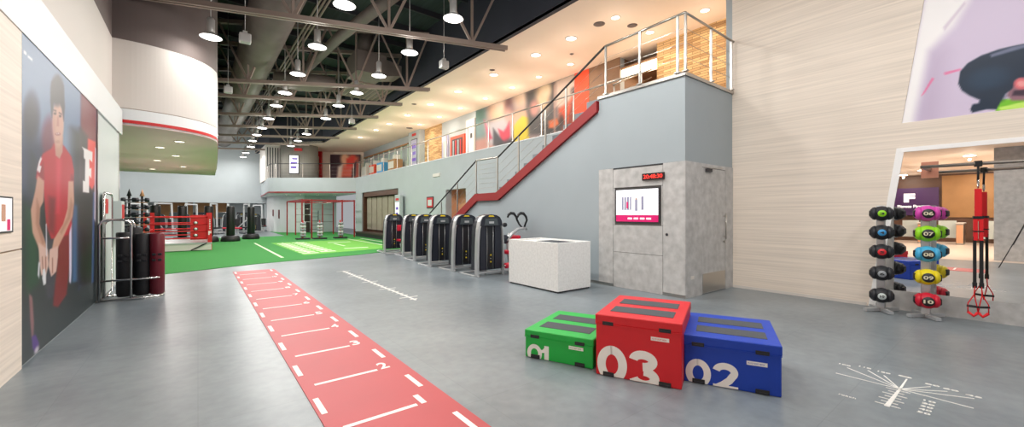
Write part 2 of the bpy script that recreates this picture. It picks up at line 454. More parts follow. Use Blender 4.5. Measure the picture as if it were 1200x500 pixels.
# concrete pod with platform on top
W = MB()
W.box((6.75,3.68,2.43),(8.7,5.6,3.93),'grey_pod'); W.box((6.76,3.69,0),(8.7,5.6,2.43),'conc_seam')
def cpan(y0,y1,z0,z1): W.box((6.735,y0+.004,z0+.004),(6.76,y1-.004,z1-.004),'concrete')
cpan(3.68+.001,4.1,0,2.43); cpan(5.22,5.6,0,2.43)
cpan(4.1,5.22,.0,.72); cpan(4.1,5.22,.72,1.27); cpan(4.1,5.22,2.02,2.40)
W.box((6.745,4.1,2.405),(6.76,5.22,2.43),'dark_steel')
cpan(4.1,4.13,1.27,2.02); cpan(5.18,5.22,1.27,2.02)
W.box((6.75,4.13,1.27),(6.76,5.18,2.02),'conc_seam')
W.box((6.739,3.665,0),(7.325,3.69,2.43),'concrete'); W.box((8.27,3.665,0),(8.6,3.69,2.43),'concrete'); W.box((7.325,3.665,2.36),(8.27,3.69,2.43),'concrete')
st(W, 'wall_pod')
W = MB(); W.box((6.72,3.65,3.93),(8.7,5.62,3.99),'stainless'); W.box((6.9,3.8,3.98),(8.7,5.5,4.0),'floor'); st(W, 'floor_platform')
W = MB(); W.box((6.728,5.22,0),(6.735,5.62,.06),'stainless'); W.box((6.728,3.66,0),(6.735,4.1,.06),'stainless'); st(W, 'baseboard_pod')
# pod door
dr = thing('door_1', None, None, (7.33,3.68,0)); dr['kind'] = 'structure'
lf = part(lambda m: m.box((0,-.012,.012),(.93,.03,2.35),'concrete'), 'door_leaf', dr)
part(lambda m: m.box((.02,-.018,.03),(.91,-.012,.38),'stainless'), 'kick_plate', lf, 'brushed steel kick plate')
part(lambda m: (m.tube([(.86,-.06,1.0),(.86,-.06,1.5)],.011,'stainless'), m.bar((.86,-.06,1.05),(.86,0,1.05),.015,.015,'stainless'),
                m.bar((.86,-.06,1.45),(.86,0,1.45),.015,.015,'stainless'), m.lathe([(.02,-.03),(.02,.0)],(.86,-.012,.95),'stainless',axis='y')), 'door_handle', lf, 'steel pull handle')
part(lambda m: (m.box((.12,-.06,2.28),(.3,-.012,2.34),'dark_steel'), m.bar((.2,-.05,2.345),(.52,-.16,2.355),.02,.012,'stainless'), m.bar((.52,-.16,2.355),(.4,.0,2.37),.02,.012,'stainless')), 'door_closer', dr)

# under-stair wall
W = MB(); W.prism([(5.6,0),(5.6,3.70),(9.24,1.9),(10.32,1.9),(11.6,1.18),(13.5,0)], 'x', 6.75, 6.80, 'grey_pod'); st(W, 'wall_under_stair')
W = MB(); W.box((6.735,6.9,0),(6.75,5.62,.06),'stainless'); W.box((6.735,6.9,0),(6.75,13.2,.05),'band_paint'); st(W, 'baseboard_stair')

# gallery wall under the upper floor, with the recessed panels and the orange opening
W = MB()
W.box((8.7,5.6,0),(9.0,14.2,3.5),'grey_paint'); W.box((8.7,15.9,0),(9.0,21.3,3.5),'grey_paint')
W.box((8.7,14.2,2.55),(9.0,15.9,3.5),'grey_paint'); W.box((8.7,27.5,0),(9.0,28.9,3.5),'grey_paint')
W.box((8.7,21.3,2.9),(9.0,27.5,3.5),'grey_paint'); W.box((8.7,3.8,3.5),(9.0,28.9,3.97),'grey_paint')
st(W, 'wall_gallery')
W = MB(); W.box((9.35,14.1,0),(9.4,16,2.6),'orange_wood'); W.box((9.0,14.15,0),(9.35,14.2,2.6),'orange_wood'); W.box((9.0,15.9,0),(9.35,15.95,2.6),'orange_wood'); st(W, 'wall_niche')
W = MB(); W.box((9.0,3.8,3.6),(11.3,46,4.0),'lobby_floor'); W.box((8.69,5.62,3.975),(8.76,28.9,4.0),'mach_silver'); st(W, 'floor_gallery')
# upper gallery back wall, ceiling and fascia
W = MB(); W.box((11.08,6.95,3.9),(11.3,8.3,4.0),'slat_brown'); W.box((11.08,8.3,4),(11.3,46,6.7),'grey_paint')
W.box((11.05,8.3,4),(11.08,9.63,6.7),'slat_brown'); W.box((11.04,9.63,4),(11.08,10.32,6.7),'orange_panel'); st(W, 'wall_gallery_back')
W = MB(); W.box((11.06,3.8,4),(11.3,6.93,6.7),'brick'); W.box((11.3,6.9,4),(12.9,6.93,6.7),'brick'); W.box((11.06,20.7,4),(11.08,22.9,6.7),'brick'); st(W, 'wall_brick')
W = MB(); W.box((12.8,6.9,4),(12.9,8.4,6.7),'slat_brown'); W.box((11.3,8.3,4),(12.9,8.4,6.7),'slat_brown'); W.box((11.1,6.9,6.3),(12.8,8.3,6.35),'slat_brown'); st(W, 'wall_recess')
W = MB(); W.box((11.15,7.0,6.0),(11.25,8.28,6.28),'cove'); st(W, 'trim_cove')
W = MB(); W.prism([(7.18,-9),(7.18,31.6),(4.2,34.8),(3.9,41),(11.3,46),(12.9,46),(12.9,-9)], 'z', 6.7, 6.78, 'beige_ceiling'); st(W, 'ceiling_gallery')
W = MB(); W.prism([(7.18,-9),(7.18,31.6),(4.2,34.8),(3.9,41),(4.1,41),(4.4,34.9),(7.3,31.7),(7.3,-9)], 'z', 6.69, 8.8, 'navy_wall'); st(W, 'wall_fascia')
W = MB(); W.box((-9,-9,8.8),(7.5,46,8.9),'deck')
for i in range(26):
    y = -6+i*1.6; W.box((-1.5,y,8.62),(7.18,y+.08,8.8),'dark_steel')
st(W, 'ceiling_deck')

# angled balcony at the far end
bal = [(8.72,28.85),(4.15,32.4),(3.93,32.65),(3.88,33.0),(4.25,39.5),(4.3,41),(9.0,41),(9.0,28.85)]
W = MB(); W.prism(bal, 'z', 2.93, 4.0, 'grey_paint')
W.prism([(p[0]-.012 if i < 5 else p[0], p[1]-.012 if i < 3 else p[1]) for i, p in enumerate(bal)], 'z', 2.95, 3.03, 'red_stair')
W.prism([(p[0]+.05 if i < 5 else p[0], p[1]+.05 if i < 3 else p[1]) for i, p in enumerate(bal)], 'z', 2.9, 2.93, 'band_paint')
st(W, 'wall_balcony')
W = MB(); rc = [(4.75,41),(4.75,38.8),(4.85,37.6),(5.1,36.6),(5.5,35.7),(6.0,35.1),(8.9,34.8),(8.9,35),(6.1,35.3)]
W.prism([(4.75,41),(4.75,38.8),(4.85,37.6),(5.1,36.6),(5.5,35.7),(6.0,35.1),(6.6,34.9),(6.6,41)], 'z', 0, 2.9, 'band_paint')
W.box((6.6,35.0,0),(9.0,35.1,2.9),'far_panel')
W.box((6.6,34.98,0),(7.0,35.0,2.6),'dark_frame')
st(W, 'wall_under_balcony')
# lobby, seen in the mirror
W = MB(); W.box((-14.2,-9,0),(-14,8,3.6),'lobby_brown'); W.box((-13.99,-1.2,1.3),(-13.95,2.7,3.5),'lobby_gold'); W.box((-14,7.9,0),(-1.6,8,3.6),'wood_beige'); st(W, 'wall_lobby')
W = MB(); W.box((-14.2,-9,3.6),(-1.62,8,3.7),'beige_ceiling'); st(W, 'ceiling_lobby')
W = MB(); W.box((-3.6,-.1,0),(-2.9,.6,3.6),'concrete')
W.build('square_column', label='square concrete column reflected at the right of the mirror', cat='column')

# ================================================================== CEILING STEEL
def truss(p0, p1, i, lab):
    t = thing('roof_truss', lab, 'roof truss', (0,0,0), 0, 'roof trusses over the hall')
    a, b = Vector(p0), Vector(p1); d = b-a; L = d.length; u = d/L
    zc, zt = a.z, 8.5
    part(lambda m: (m.bar(a+Vector((0,.05,0)), b+Vector((0,.05,0)), .06, .12, 'truss_steel'), m.bar(a-Vector((0,.07,0)), b-Vector((0,.07,0)), .06, .12, 'truss_steel')), 'bottom_chord', t)
    part(lambda m: m.bar((a.x,a.y,zt),(b.x,b.y,zt),.14,.14,'truss_steel'), 'top_chord', t)
    n = 4
    for k in range(n):
        p = a+u*(L*(k+.02)/n); q = a+u*(L*(k+.55)/n); r = a+u*(L*(k+.98)/n)
        part(lambda m: m.bar((q.x,q.y,zc),(p.x,p.y,zt),.065,.065,'truss_steel'), 'web_member', t)
        part(lambda m: m.bar((q.x,q.y,zc),(r.x,r.y,zt),.065,.065,'truss_steel'), 'web_member', t)
        part(lambda m: m.bar((q.x,q.y,zc),(q.x,q.y,zt),.06,.06,'truss_steel'), 'web_post', t)
TL = ['beige steel roof truss nearest the camera, crossing above the bulkhead','second steel roof truss from the front','third steel roof truss from the front',
      'fourth steel roof truss from the front','fifth steel roof truss from the front','sixth steel roof truss from the front','seventh steel roof truss from the front','farthest steel roof truss before the back wall']
tr = [((-1.49,12.3,6.35),(7.15,9.42,6.35)), ((.55,18.1,6.35),(7.15,14.4,6.35)), ((.62,20.4,6.35),(7.15,17.1,6.35)), ((.7,24.2,6.35),(7.15,20.1,6.35)),
      ((.72,27.6,6.35),(7.15,23.6,6.35)), ((-5,34,6.35),(7.15,27.2,6.35)), ((-5,37,6.35),(6.2,31.2,6.35)), ((-5,40,6.35),(4.2,35.5,6.35))]
for i, (p, q) in enumerate(tr): truss(p, q, i, TL[i])
MB().tube([(1.75,8.6,7.5),(1.75,27,7.5),(1.6,40,7.5)],.62,'duct',seg=24).build('air_duct',label='large round air duct running along the roof above the lane',cat='duct')
MB().tube([(4.5,9,7.55),(3.9,15,7.7),(3.4,24,7.75),(3.2,36,7.75)],.18,'duct',seg=14).build('air_duct',label='slim round duct running beside the large one',cat='duct')
d = MB(); d.box((4.75,15.6,6.95),(5.9,16.9,7.75),'duct'); d.prism([(5.9,7.0),(5.9,7.7),(6.6,7.55),(6.6,7.15)],'y',15.8,16.7,'duct')
d.tube([(5.3,16.3,7.75),(5.3,16.3,8.8)],.3,'duct',seg=14); d.build('duct_box',label='boxy air handling duct hung between the front trusses',cat='duct')
d = MB(); d.tube([(2.5,18.9,7.0),(3.6,18.4,6.95),(4.6,18.0,7.0)],[.3,.38,.28],'duct',seg=16); d.build('air_duct',label='bulging transverse duct behind the second truss',cat='duct')
d = MB(); d.box((5.1,17.2,7.0),(6.9,19.6,7.05),'truss_steel')
for i in range(8): d.box((5.2+.21*i,17.3,6.985),(5.33+.21*i,19.5,7.0),'duct')
for x in (5.2,6.8):
    for y in (17.3,19.5): d.tube([(x,y,7.05),(x,y,8.8)],.01,'dark_steel',seg=6)
d.build('cable_tray',label='pale slotted ceiling tray hung behind the third truss',cat='cable tray')
for k, x in enumerate((3.0,3.12,3.24)):
    MB().tube([(x,8.6,8.1),(x-.05,20,8.1),(x-.2,36,8.1)],.035,'truss_steel',seg=8).build('conduit',label='thin conduit pipe under the roof deck, one of three',cat='pipe',group='conduits under the deck')
def sensor(x,y,z,lab):
    t = thing('hanging_speaker', lab, 'speaker', (x,y,z))
    part(lambda m: m.tube([(0,0,.1),(0,0,8.8-z)],.008,'lamp_shell',seg=6),'cord',t)
    part(lambda m: (m.rbox((-.13,-.1,-.14),(.13,.1,.1),'lamp_shell',.03), m.box((-.05,-.05,.1),(.05,.05,.16),'lamp_shell')),'housing',t)
sensor(.95,12.3,6.0,'beige box hanging on a cord beside the bulkhead'); sensor(5.9,10.9,6.05,'white hanging unit under the front truss near the gallery')
sensor(.85,17.6,5.95,'small hanging unit left of the second truss'); sensor(5.9,20.2,6.0,'small hanging unit far down near the gallery ceiling')

# high bay lamps
def lamp_or_fill_light(loc, power, size, col=(1,.97,.92), spread=PI, name='lamp_or_fill_light', point=False):
    l = bpy.data.lights.new(name, 'POINT' if point else 'AREA'); l.energy = power; l.color = col
    if point: l.shadow_soft_size = size
    else: l.shape = 'DISK'; l.size = size; l.spread = spread
    o = bpy.data.objects.new(name, l); C.objects.link(o); o.location = loc; return o
hb = thing('high_bay_lamp', None, 'lamp', (0,0,0), 0, 'high bay lamps under the roof')
part(lambda m: m.tube([(0,0,.42),(0,0,2.6)],.012,'lamp_shell',seg=6),'suspension_rod',hb)
part(lambda m: m.lathe([(.0,.48),(.06,.48),(.085,.44),(.085,.14),(.07,.1),(.0,.1)],(0,0,0),'lamp_shell'),'ballast_housing',hb)
rf = part(lambda m: m.lathe([(.07,.12),(.12,.1),(.21,.02),(.24,0.0),(.23,0.0),(.2,.015),(.07,.1)],(0,0,0),'lamp_shell',seg=28),'reflector',hb)
part(lambda m: m.lathe([(.0,-.012),(.19,-.012),(.225,.004),(.0,.006)],(0,0,0),'lamp',seg=28),'lamp_lens',rf)
HB = [(2.55,9.27),(2.6,12.05),(2.6,14.81),(2.62,17.42),(2.64,19.72),(2.71,22.62),(2.72,25.33),(2.72,27.72),(2.73,30.17),(2.88,32.95),(2.86,36.44),(2.9,39.2)]
HB2 = [(4.75,8.32),(4.78,10.86),(4.77,13.32),(4.78,15.73),(4.74,18.08),(4.89,20.91),(4.95,25.65),(4.99,28.4),(5.0,30.85)]
ORD = ['nearest','second nearest','third nearest','fourth nearest','fifth nearest','sixth nearest','seventh nearest','eighth nearest','ninth nearest','tenth nearest','second farthest','farthest']
first = True; PW = 190
def high_bay(x, y):
    lamp_or_fill_light((x,y,6.06), PW, .42); lamp_or_fill_light((x,y,5.93), 110, .2, point=True)
for row, rn in ((HB,'long left row above the red lane'),(HB2,'short right row near the gallery')):
    for i, (x,y) in enumerate(row):
        lab = 'white high bay lamp, '+(ORD[i] if not (row is HB2 and i == 8) else 'farthest')+' in the '+rn
        if first: hb.location = (x,y,6.1); hb['label'] = lab; first = False
        else: dup(hb, (x,y,6.1), label=lab)
        high_bay(x,y)
dup(hb, (.25,12.4,5.85), label='white high bay lamp hanging alone in front of the dark bulkhead'); lamp_or_fill_light((.25,12.4,5.81), 70, .42); lamp_or_fill_light((.25,12.3,5.6), 25, .2, point=True)
for x, y in ((-2,33),(-5.5,33),(-2,37),(-5.5,37),(1,38)): lamp_or_fill_light((x,y,6.0), 300, .5); lamp_or_fill_light((x,y,5.0), 260, .2, point=True)  # unseen lights without fixtures, added to brighten the far grey wall
for x, y in ((2.6,6.5),(2.6,3.8),(2.8,1.0),(4.8,5.6),(4.8,2.9),(4.8,0.1),(3,-2),(5.5,-2.5)): high_bay(x,y)  # unseen lamps carrying the rows on overhead, no fixtures, added as fill

for y in (4.3,5.1,5.9,6.6): lamp_or_fill_light((10.75,y,4.12), 16, .05, (1,.66,.36), point=True)
lamp_or_fill_light((12,7.6,6.2), 60, .5, (1,.8,.6))
# gallery downlights
dl = thing('ceiling_downlight', None, 'downlight', (0,0,0), 0, 'downlights in the gallery ceiling')
part(lambda m: m.lathe([(.11,.0),(.13,.0),(.13,-.012),(.11,-.012),(.11,0)],(0,0,0),'white_paint',seg=20),'trim_ring',dl)
part(lambda m: m.lathe([(0,-.008),(.11,-.006)],(0,0,0),'lamp_warm',seg=20),'lamp_lens',dl)
GL = [(8.73,y) for y in (6.69,8.3,9.88,12.26,14.87,17.44,20.13,22.72,24.87,27.96)]+[(10.22,y) for y in (5.04,6.63,9.75,11.39,13.03,15,17.2,19.4,21.8)]
nm = ['first','second','third','fourth','fifth','sixth','seventh','eighth','ninth','tenth']
first = True
for i, (x,y) in enumerate(GL):
    lab = 'round downlight, %s from the wood wall in the %s row of the beige gallery ceiling' % (nm[i%10], 'hall-side' if i < 10 else 'wall-side')
    if first: dl.location = (x,y,6.7); dl['label'] = lab;  first = False
    else: dup(dl, (x,y,6.7), label=lab).scale = (1.4,1.4,1.4) if i < 10 else (1,1,1)
    lamp_or_fill_light((x,y,6.66), 55 if i < 10 else 45, .2, (1,.88,.74)); lamp_or_fill_light((x,y,6.0), 24 if y < 13 else 52, .16, (1,.88,.76), point=True)  # bare point hung under each downlight, added to brighten the ceiling
for q, (x, y, z) in enumerate(((-.4,14.4,3.5),(-.9,16,3.5),(-.6,18,3.5),(-1.2,20,3.5),(-.5,22,3.5),(-1.6,24,3.5),(-2.6,21,3.5),(-2.4,17.5,3.5))):
    dup(dl, (x,y,3.488), label='round downlight under the curved bulkhead, '+['nearest its front curve','second one back on the right','third one back on the right','in the middle of the soffit','near the right edge far back','farthest back','left of the middle','leftmost near the front'][q])['group'] = 'downlights under the curved bulkhead'
    lamp_or_fill_light((x,y,z-.04), 40, .2, (1,.93,.86)); lamp_or_fill_light((x,y,z-1.0), 22, .25, (1,.82,.80), point=True)  # warm point well below each downlight is added fill to wash the soffit
for q, (x, y) in enumerate(((6.0,33.2),(7.0,32.4),(8.0,31.6),(5.2,34))):
    dup(dl, (x,y,2.9), label='round downlight under the angled far balcony, %s from its left corner' % ['second','third','rightmost','first'][q])['group'] = 'downlights under the far balcony'
    lamp_or_fill_light((x,y,2.85), 30, .2)
for x, y in ((-4.4,1.2),(-4.4,3.2),(-7,.2),(-7,2.4),(-10,0),(-10,3),(-12.6,1.2),(-12.6,4),(-4.4,-1.5),(-8,-3)):
    dup(dl, (x,y,3.6), label='round downlight in the beige lobby ceiling reflected in the mirror')['group'] = 'downlights in the lobby'
    lamp_or_fill_light((x,y,3.55), 150, .3, (1,.9,.78)); lamp_or_fill_light((x,y,3.42), 75, .03, (1,.88,.76), point=True)  # small bare points are added fill for the lobby ceiling
for x, y in ((2,43),(0,45),(-3,43),(-6,45),(4,46)): lamp_or_fill_light((x,y,2.65), 260, .6)
for (x,y,s,lab) in ((8.68,7.2,.16,'large dark round vent in the gallery ceiling left of the platform railing'),(9.47,6.69,.14,'brown round vent in the ceiling above the platform railing'),(10.15,23.09,.2,'pale vent in the gallery ceiling near the screen pillar'),(8.4,11.9,.1,'small dark vent in the ceiling beside the stair handrail'),(9.6,9.1,.07,'tiny dark ceiling sensor above the brown slatted wall'),(8.1,17.9,.12,'dark vent in the gallery ceiling near its hall edge')):
    m = MB(); m.lathe([(0,-.02),(s*.6,-.02),(s,0)],(x,y,6.7),'dark_wall',seg=18); m.build('ceiling_vent',label=lab,cat='vent')

# ================================================================== STAIR AND RAILINGS
s = thing('staircase', 'grey staircase with a red steel stringer climbing to the gallery', 'staircase', (6.75,9.8,0))
o3 = lambda x,y,z: (x-6.75, y-9.8, z)
def stair_steps(m):
    for i in range(12):
        y1 = 13.5-.262*i; z = .171*(i+1); m.box(o3(6.81,y1-.262-.03,z-.17),o3(8.65,y1,z),'floor')
    m.box(o3(6.81,9.2,1.88),o3(8.65,10.36,2.07),'floor')
    for i in range(10):
        y1 = 9.29-.365*i; z = 2.07+.19*(i+1); m.box(o3(6.81,y1-.365-.03,z-.19),o3(8.65,y1,z),'floor')
part(stair_steps, 'steps', s)
top = [(5.62,3.9),(9.28,2.1),(10.38,2.1),(11.83,1.33),(13.9,.1)]; bot = [(13.62,0),(11.62,1.17),(10.3,1.88),(9.2,1.88),(5.62,3.66)]
part(lambda m: m.prism([(y-9.8,z) for y,z in top+[(13.75,0)]+bot], 'x', -.07, .05, 'red_stair'), 'stringer', s, 'red steel stringer')
part(lambda m: m.prism([(y-9.8,z) for y,z in top+[(13.75,0)]+bot], 'x', 1.9, 1.93, 'red_stair'), 'stringer', s, 'red steel stringer')

def rail_thing(label, pts, base_h, posts, hand_m, post_m, cables, loc, nc=3):
    """pts: handrail points; posts: list of (x,y,z_base,z_top)"""
    t = thing('railing', label, 'railing', loc)
    L = Vector(loc); rel = lambda p: tuple(Vector(p)-L)
    part(lambda m: m.tube([rel(p) for p in pts], .024, hand_m, seg=8), 'handrail', t)
    for x,y,z0,z1 in posts:
        part(lambda m: (m.box(rel((x-.012,y-.022,z0)), rel((x+.012,y+.022,z1)), post_m), m.box(rel((x-.035,y-.05,z0)), rel((x+.035,y+.05,z0+.02)), post_m)), 'post', t)
    for a, b in cables:
        for k in range(1, nc+1):
            f = k/(nc+1.0)
            p = (a[0],a[1],a[2]+(a[3]-a[2])*f); q = (b[0],b[1],b[2]+(b[3]-b[2])*f)
            part(lambda m: m.tube([rel(p), rel(q)], .004, 'stainless', seg=5, cap=False), 'cable', t)
    return t
X = 6.72
pp = [(X,5.9,3.78,4.72),(X,6.55,3.44,4.40),(X,7.25,3.1,4.04),(X,8.3,2.58,3.55),(X,9.25,2.1,3.1),(X,10.36,2.1,3.12),(X,11.5,1.5,2.5),(X,12.6,.85,1.9)]
pp = [p for i,p in enumerate(pp) if i not in (0,)]
rail_thing('stair railing with dark handrail and slim steel posts', [(X,5.42,5.0),(X,9.23,3.1)], 0, [p for p in pp if p[1] < 9.3], 'black_rail', 'stainless',
           [((X,5.5,3.99,4.95),(X,9.25,2.12,3.08))], (X,7.3,3.0))
rail_thing('lower stair railing with dark handrail from the landing to the floor', [(X,10.36,3.12),(X,13.5,1.5)], 0, [p for p in pp if p[1] > 10], 'black_rail', 'stainless',
           [((X,10.36,2.12,3.1),(X,13.3,.4,1.55))], (X,12,1.1))
rail_thing('thin cable railing across the stair landing', [(X,9.27,3.1),(X,10.34,3.12)], 0, [], 'stainless', 'stainless', [((X,9.27,2.12,3.1),(X,10.34,2.12,3.1))], (X,9.8,2.1), nc=6)
rail_thing('steel railing around the concrete platform', [(6.72,5.42,5.0),(6.72,3.66,5.02),(8.6,3.66,5.0)], 0,
           [(6.72,5.4,3.99,5.0),(6.72,4.58,3.99,5.0),(6.72,3.8,3.99,5.0),(6.73,3.66,3.99,5.03),(7.66,3.66,3.99,5.0),(8.5,3.66,3.99,5.0)], 'stainless', 'stainless',
           [((6.72,5.4,3.99,5.0),(6.72,3.7,3.99,5.0)),((6.75,3.66,3.99,5.0),(8.5,3.66,3.99,5.0))], (6.72,3.66,3.99))
# gallery rail with glass
gy = [5.9,7.0,8.2,9.6,11.1,12.6,14.1,15.9,17.7,19.6,21.5,23.6,25.8,28.2]
g = rail_thing('gallery railing with steel posts and clear glass panels', [(8.73,gy[0],5.02),(8.73,28.7,5.02)], 0, [(8.73,y,4.0,5.02) for y in gy], 'stainless', 'stainless', [], (8.73,5.9,4.0))
for i in range(8, len(gy)-1):
    part(lambda m: m.box((.0-.006,gy[i]+.06-5.9,.08),(.006,gy[i+1]-.06-5.9,.9),'glass'), 'glass_panel', g, 'clear glass panel')
bp = [(4.3,32.45),(5.8,31.25),(7.3,30.05),(8.6,29.0)]
rail_thing('balcony railing on the angled far balcony', [(4.02,35,5.0),(4.02,32.85,5.0),(4.3,32.48,5.0),(8.65,29.0,5.0)], 0, [(x,y+.05,4.0,5.0) for x,y in bp]+[(4.05,34.6,4,5)], 'black_rail', 'stainless',
           [((4.3,32.48,4,5),(8.65,29.0,4,5))], (4.3,32.45,4.0))
# stair rail going up behind the platform
rail_thing('inner steel railing of the upper stair beside the brick wall', [(8.9,6.9,5.0),(10.9,7.0,5.9)], 0, [(8.95,6.9,4,5.0)], 'stainless', 'stainless', [((8.95,6.9,4,5.0),(10.9,7.0,4.9,5.9))], (8.95,6.9,4))

# ================================================================== PRINTED PANELS
sk = (205,150,130)
mural = [
 ('p',(52,64,92),14,[(20,140),(60,170),(62,330),(20,400)]),
 ('p',(26,40,44),16,[(20,230),(60,240),(60,460),(20,460)]),
 ('p',(34,42,50),14,[(50,310),(120,300),(120,440),(30,460)]),
 ('p',(28,36,46),8,[(84,150),(124,160),(124,330),(84,350)]),
 ('p',(40,52,56),10,[(20,330),(126,320),(126,450),(20,450)]),
 ('e',(60,72,100),3,37,137,10,30),('e',(36,40,62),4,36,140,8,24),('p',(40,56,70),4,[(36,176),(46,190),(44,230),(32,225)]),
 ('e',(108,34,72),4,59,164,10,26),
 ('p',(50,82,122),2,[(95,105),(99,107),(98,330),(92,340)]),('p',(70,110,160),4,[(86,240),(92,240),(92,330),(84,330)]),
 ('p',(24,70,50),5,[(30,240),(44,250),(46,330),(32,345)]),
 # legs and bag
 ('p',(60,62,76),2,[(42,252),(84,250),(82,300),(72,345),(56,350),(50,320)]),('p',(24,26,34),3,[(48,230),(60,235),(58,280),(46,270)]),
 ('p',(130,32,38),2,[(69,275),(84,262),(82,310),(78,345),(68,360),(62,358),(66,320)]),
 ('p',(222,214,240),1,[(81,262),(84,262),(84,318),(83,332),(81,330)]),
 # torso
 ('p',(190,14,42),1.4,[(45,192),(50,180),(60,174),(63,168),(70,166),(76,172),(84,184),(87,200),(86,216),(84,262),(80,275),(60,280),(54,262),(51,222),(42,208)]),
 ('p',(130,14,34),4,[(57,230),(66,232),(64,276),(56,270)]),('p',(120,14,34),3,[(84,205),(86,210),(85,250),(80,255)]),('p',(214,50,74),3,[(66,185),(72,186),(70,250),(66,250)]),
 ('p',(150,18,38),2,[(44,200),(51,190),(52,215),(50,225)]),
 ('p',(238,236,240),.7,[(47.5,184),(49.5,185),(46.5,193),(48.6,195),(47,202),(43,200),(45.5,189)]),
 # neck and head
 ('p',(196,146,130),1,[(63.5,160),(74,160),(73.5,178),(70,186),(65,182)]),
 ('e',(212,168,152),1.2,68,144,6.8,27),('e',(176,122,108),2.5,63,148,2,18,0,.5),
 ('e',(48,44,54),2,67,106,7.6,18),('p',(48,44,54),1.2,[(59,118),(60.5,96),(68,88),(74.5,100),(76,125),(74.6,142),(72.5,128),(69,118),(63,120),(61,138),(60,132)]),
 ('e',(60,38,38),.8,64.5,133,1.6,1.4),('e',(60,38,38),.8,70.5,136,1.5,1.4),('p',(60,40,40),.7,[(62.5,128),(66,129),(66,130.6),(62.5,129.6)]),('p',(60,40,40),.7,[(69,131),(72.5,133),(72.5,134.6),(69,132.6)]),
 ('p',(190,134,120),.9,[(67,136),(68.6,137),(69.4,148),(66.2,148)]),('e',(140,60,66),.9,67.8,157,2.8,1.5),('e',(236,224,220),.5,67.8,156.6,1.8,.6),('e',(170,120,106),1.2,67.5,166,3,2,0,.5),
 # arms
 ('p',(208,160,140),1.2,[(44,205),(52,212),(51,236),(47,244),(46,262),(54,286),(57,300),(52,306),(45,290),(38,272),(36,246),(41,224)]),
 ('p',(164,112,92),2,[(43,232),(47,244),(46,262),(52,284),(50,286),(42,262)],.7),
 ('p',(212,164,142),1.2,[(80,212),(86,212),(87,236),(85,254),(77,272),(68,290),(64,300),(60,296),(63,280),(74,262),(79,244)]),
 ('p',(170,118,96),2,[(83,232),(86,240),(82,256),(72,274),(70,272),(79,254)],.7),
 ('p',(226,190,180),1,[(45,284),(56,292),(57,310),(54,322),(48,322),(46,306)]),('p',(226,190,180),1,[(58,292),(68,288),(68,300),(66,318),(60,324),(57,312)]),
 ('p',(150,96,86),.8,[(49,300),(50,300),(51,320),(50,320)]),('p',(150,96,86),.8,[(53,300),(54,300),(54,318),(53,318)]),('p',(150,96,86),.8,[(61,302),(62,302),(62,320),(61,320)]),
 ('p',(232,236,242),.8,[(50,316),(52.5,314),(54,322),(54,332),(51,334),(49.5,326)]),('p',(220,222,232),.8,[(45,306),(47,308),(46,326),(44,322)]),
 ('p',(225,228,240),.8,[(53.5,262),(54.8,262),(55.2,300),(54.2,300)]),
 # runner in the lower left corner
 ('p',(150,104,108),1.6,[(34,344),(38,348),(40,378),(39,396),(37,396),(35,372)]),('p',(84,48,140),1.6,[(37,394),(42,392),(46,402),(42,412),(38,408)]),('e',(214,206,220),1.6,43,410,2.2,5,.4),
 # red banner with the big F
 ('p',(120,26,44),2,[(95,108),(113,125),(113,225),(110,268),(94,262)]),('p',(24,20,30),4,[(94,150),(102,160),(104,250),(94,262)]),
 ('p',(30,18,26),6,[(92,218),(112,222),(112,330),(92,335)]),
 ('p',(232,44,34),1,[(103,162),(112,166),(111.5,214),(108,222),(102,214)]),
 ('p',(246,244,244),.8,[(96,172),(108.5,178),(108.2,190),(104.8,187),(105,197),(107.2,197),(107,209),(104.6,206),(104.4,222),(104.6,226),(97,225),(97,211),(99.4,212),(99.8,187),(98,184.5),(98,176)]),
 ('p',(60,90,150),1.2,[(109,225),(111,225),(110,330),(107,332)]),('p',(222,206,226),.9,[(111,172),(112.6,174),(112,260),(110.4,256)]),
 ('p',(250,250,252),.6,[(28,58),(31,62),(31,65),(28,62)]),('p',(250,250,252),.6,[(32.5,64),(38,69),(38,72),(32.5,67)]),
]
mur = picture('wall_mural', (-1.34,5.975,0.03), (0,3.62,0), (0,0,3.22), 150, 220, (112,138,172), mural, thick=.018, gain=.92,
   label='tall wall mural of a person in a red T-shirt beside a white letter F', cat='mural')

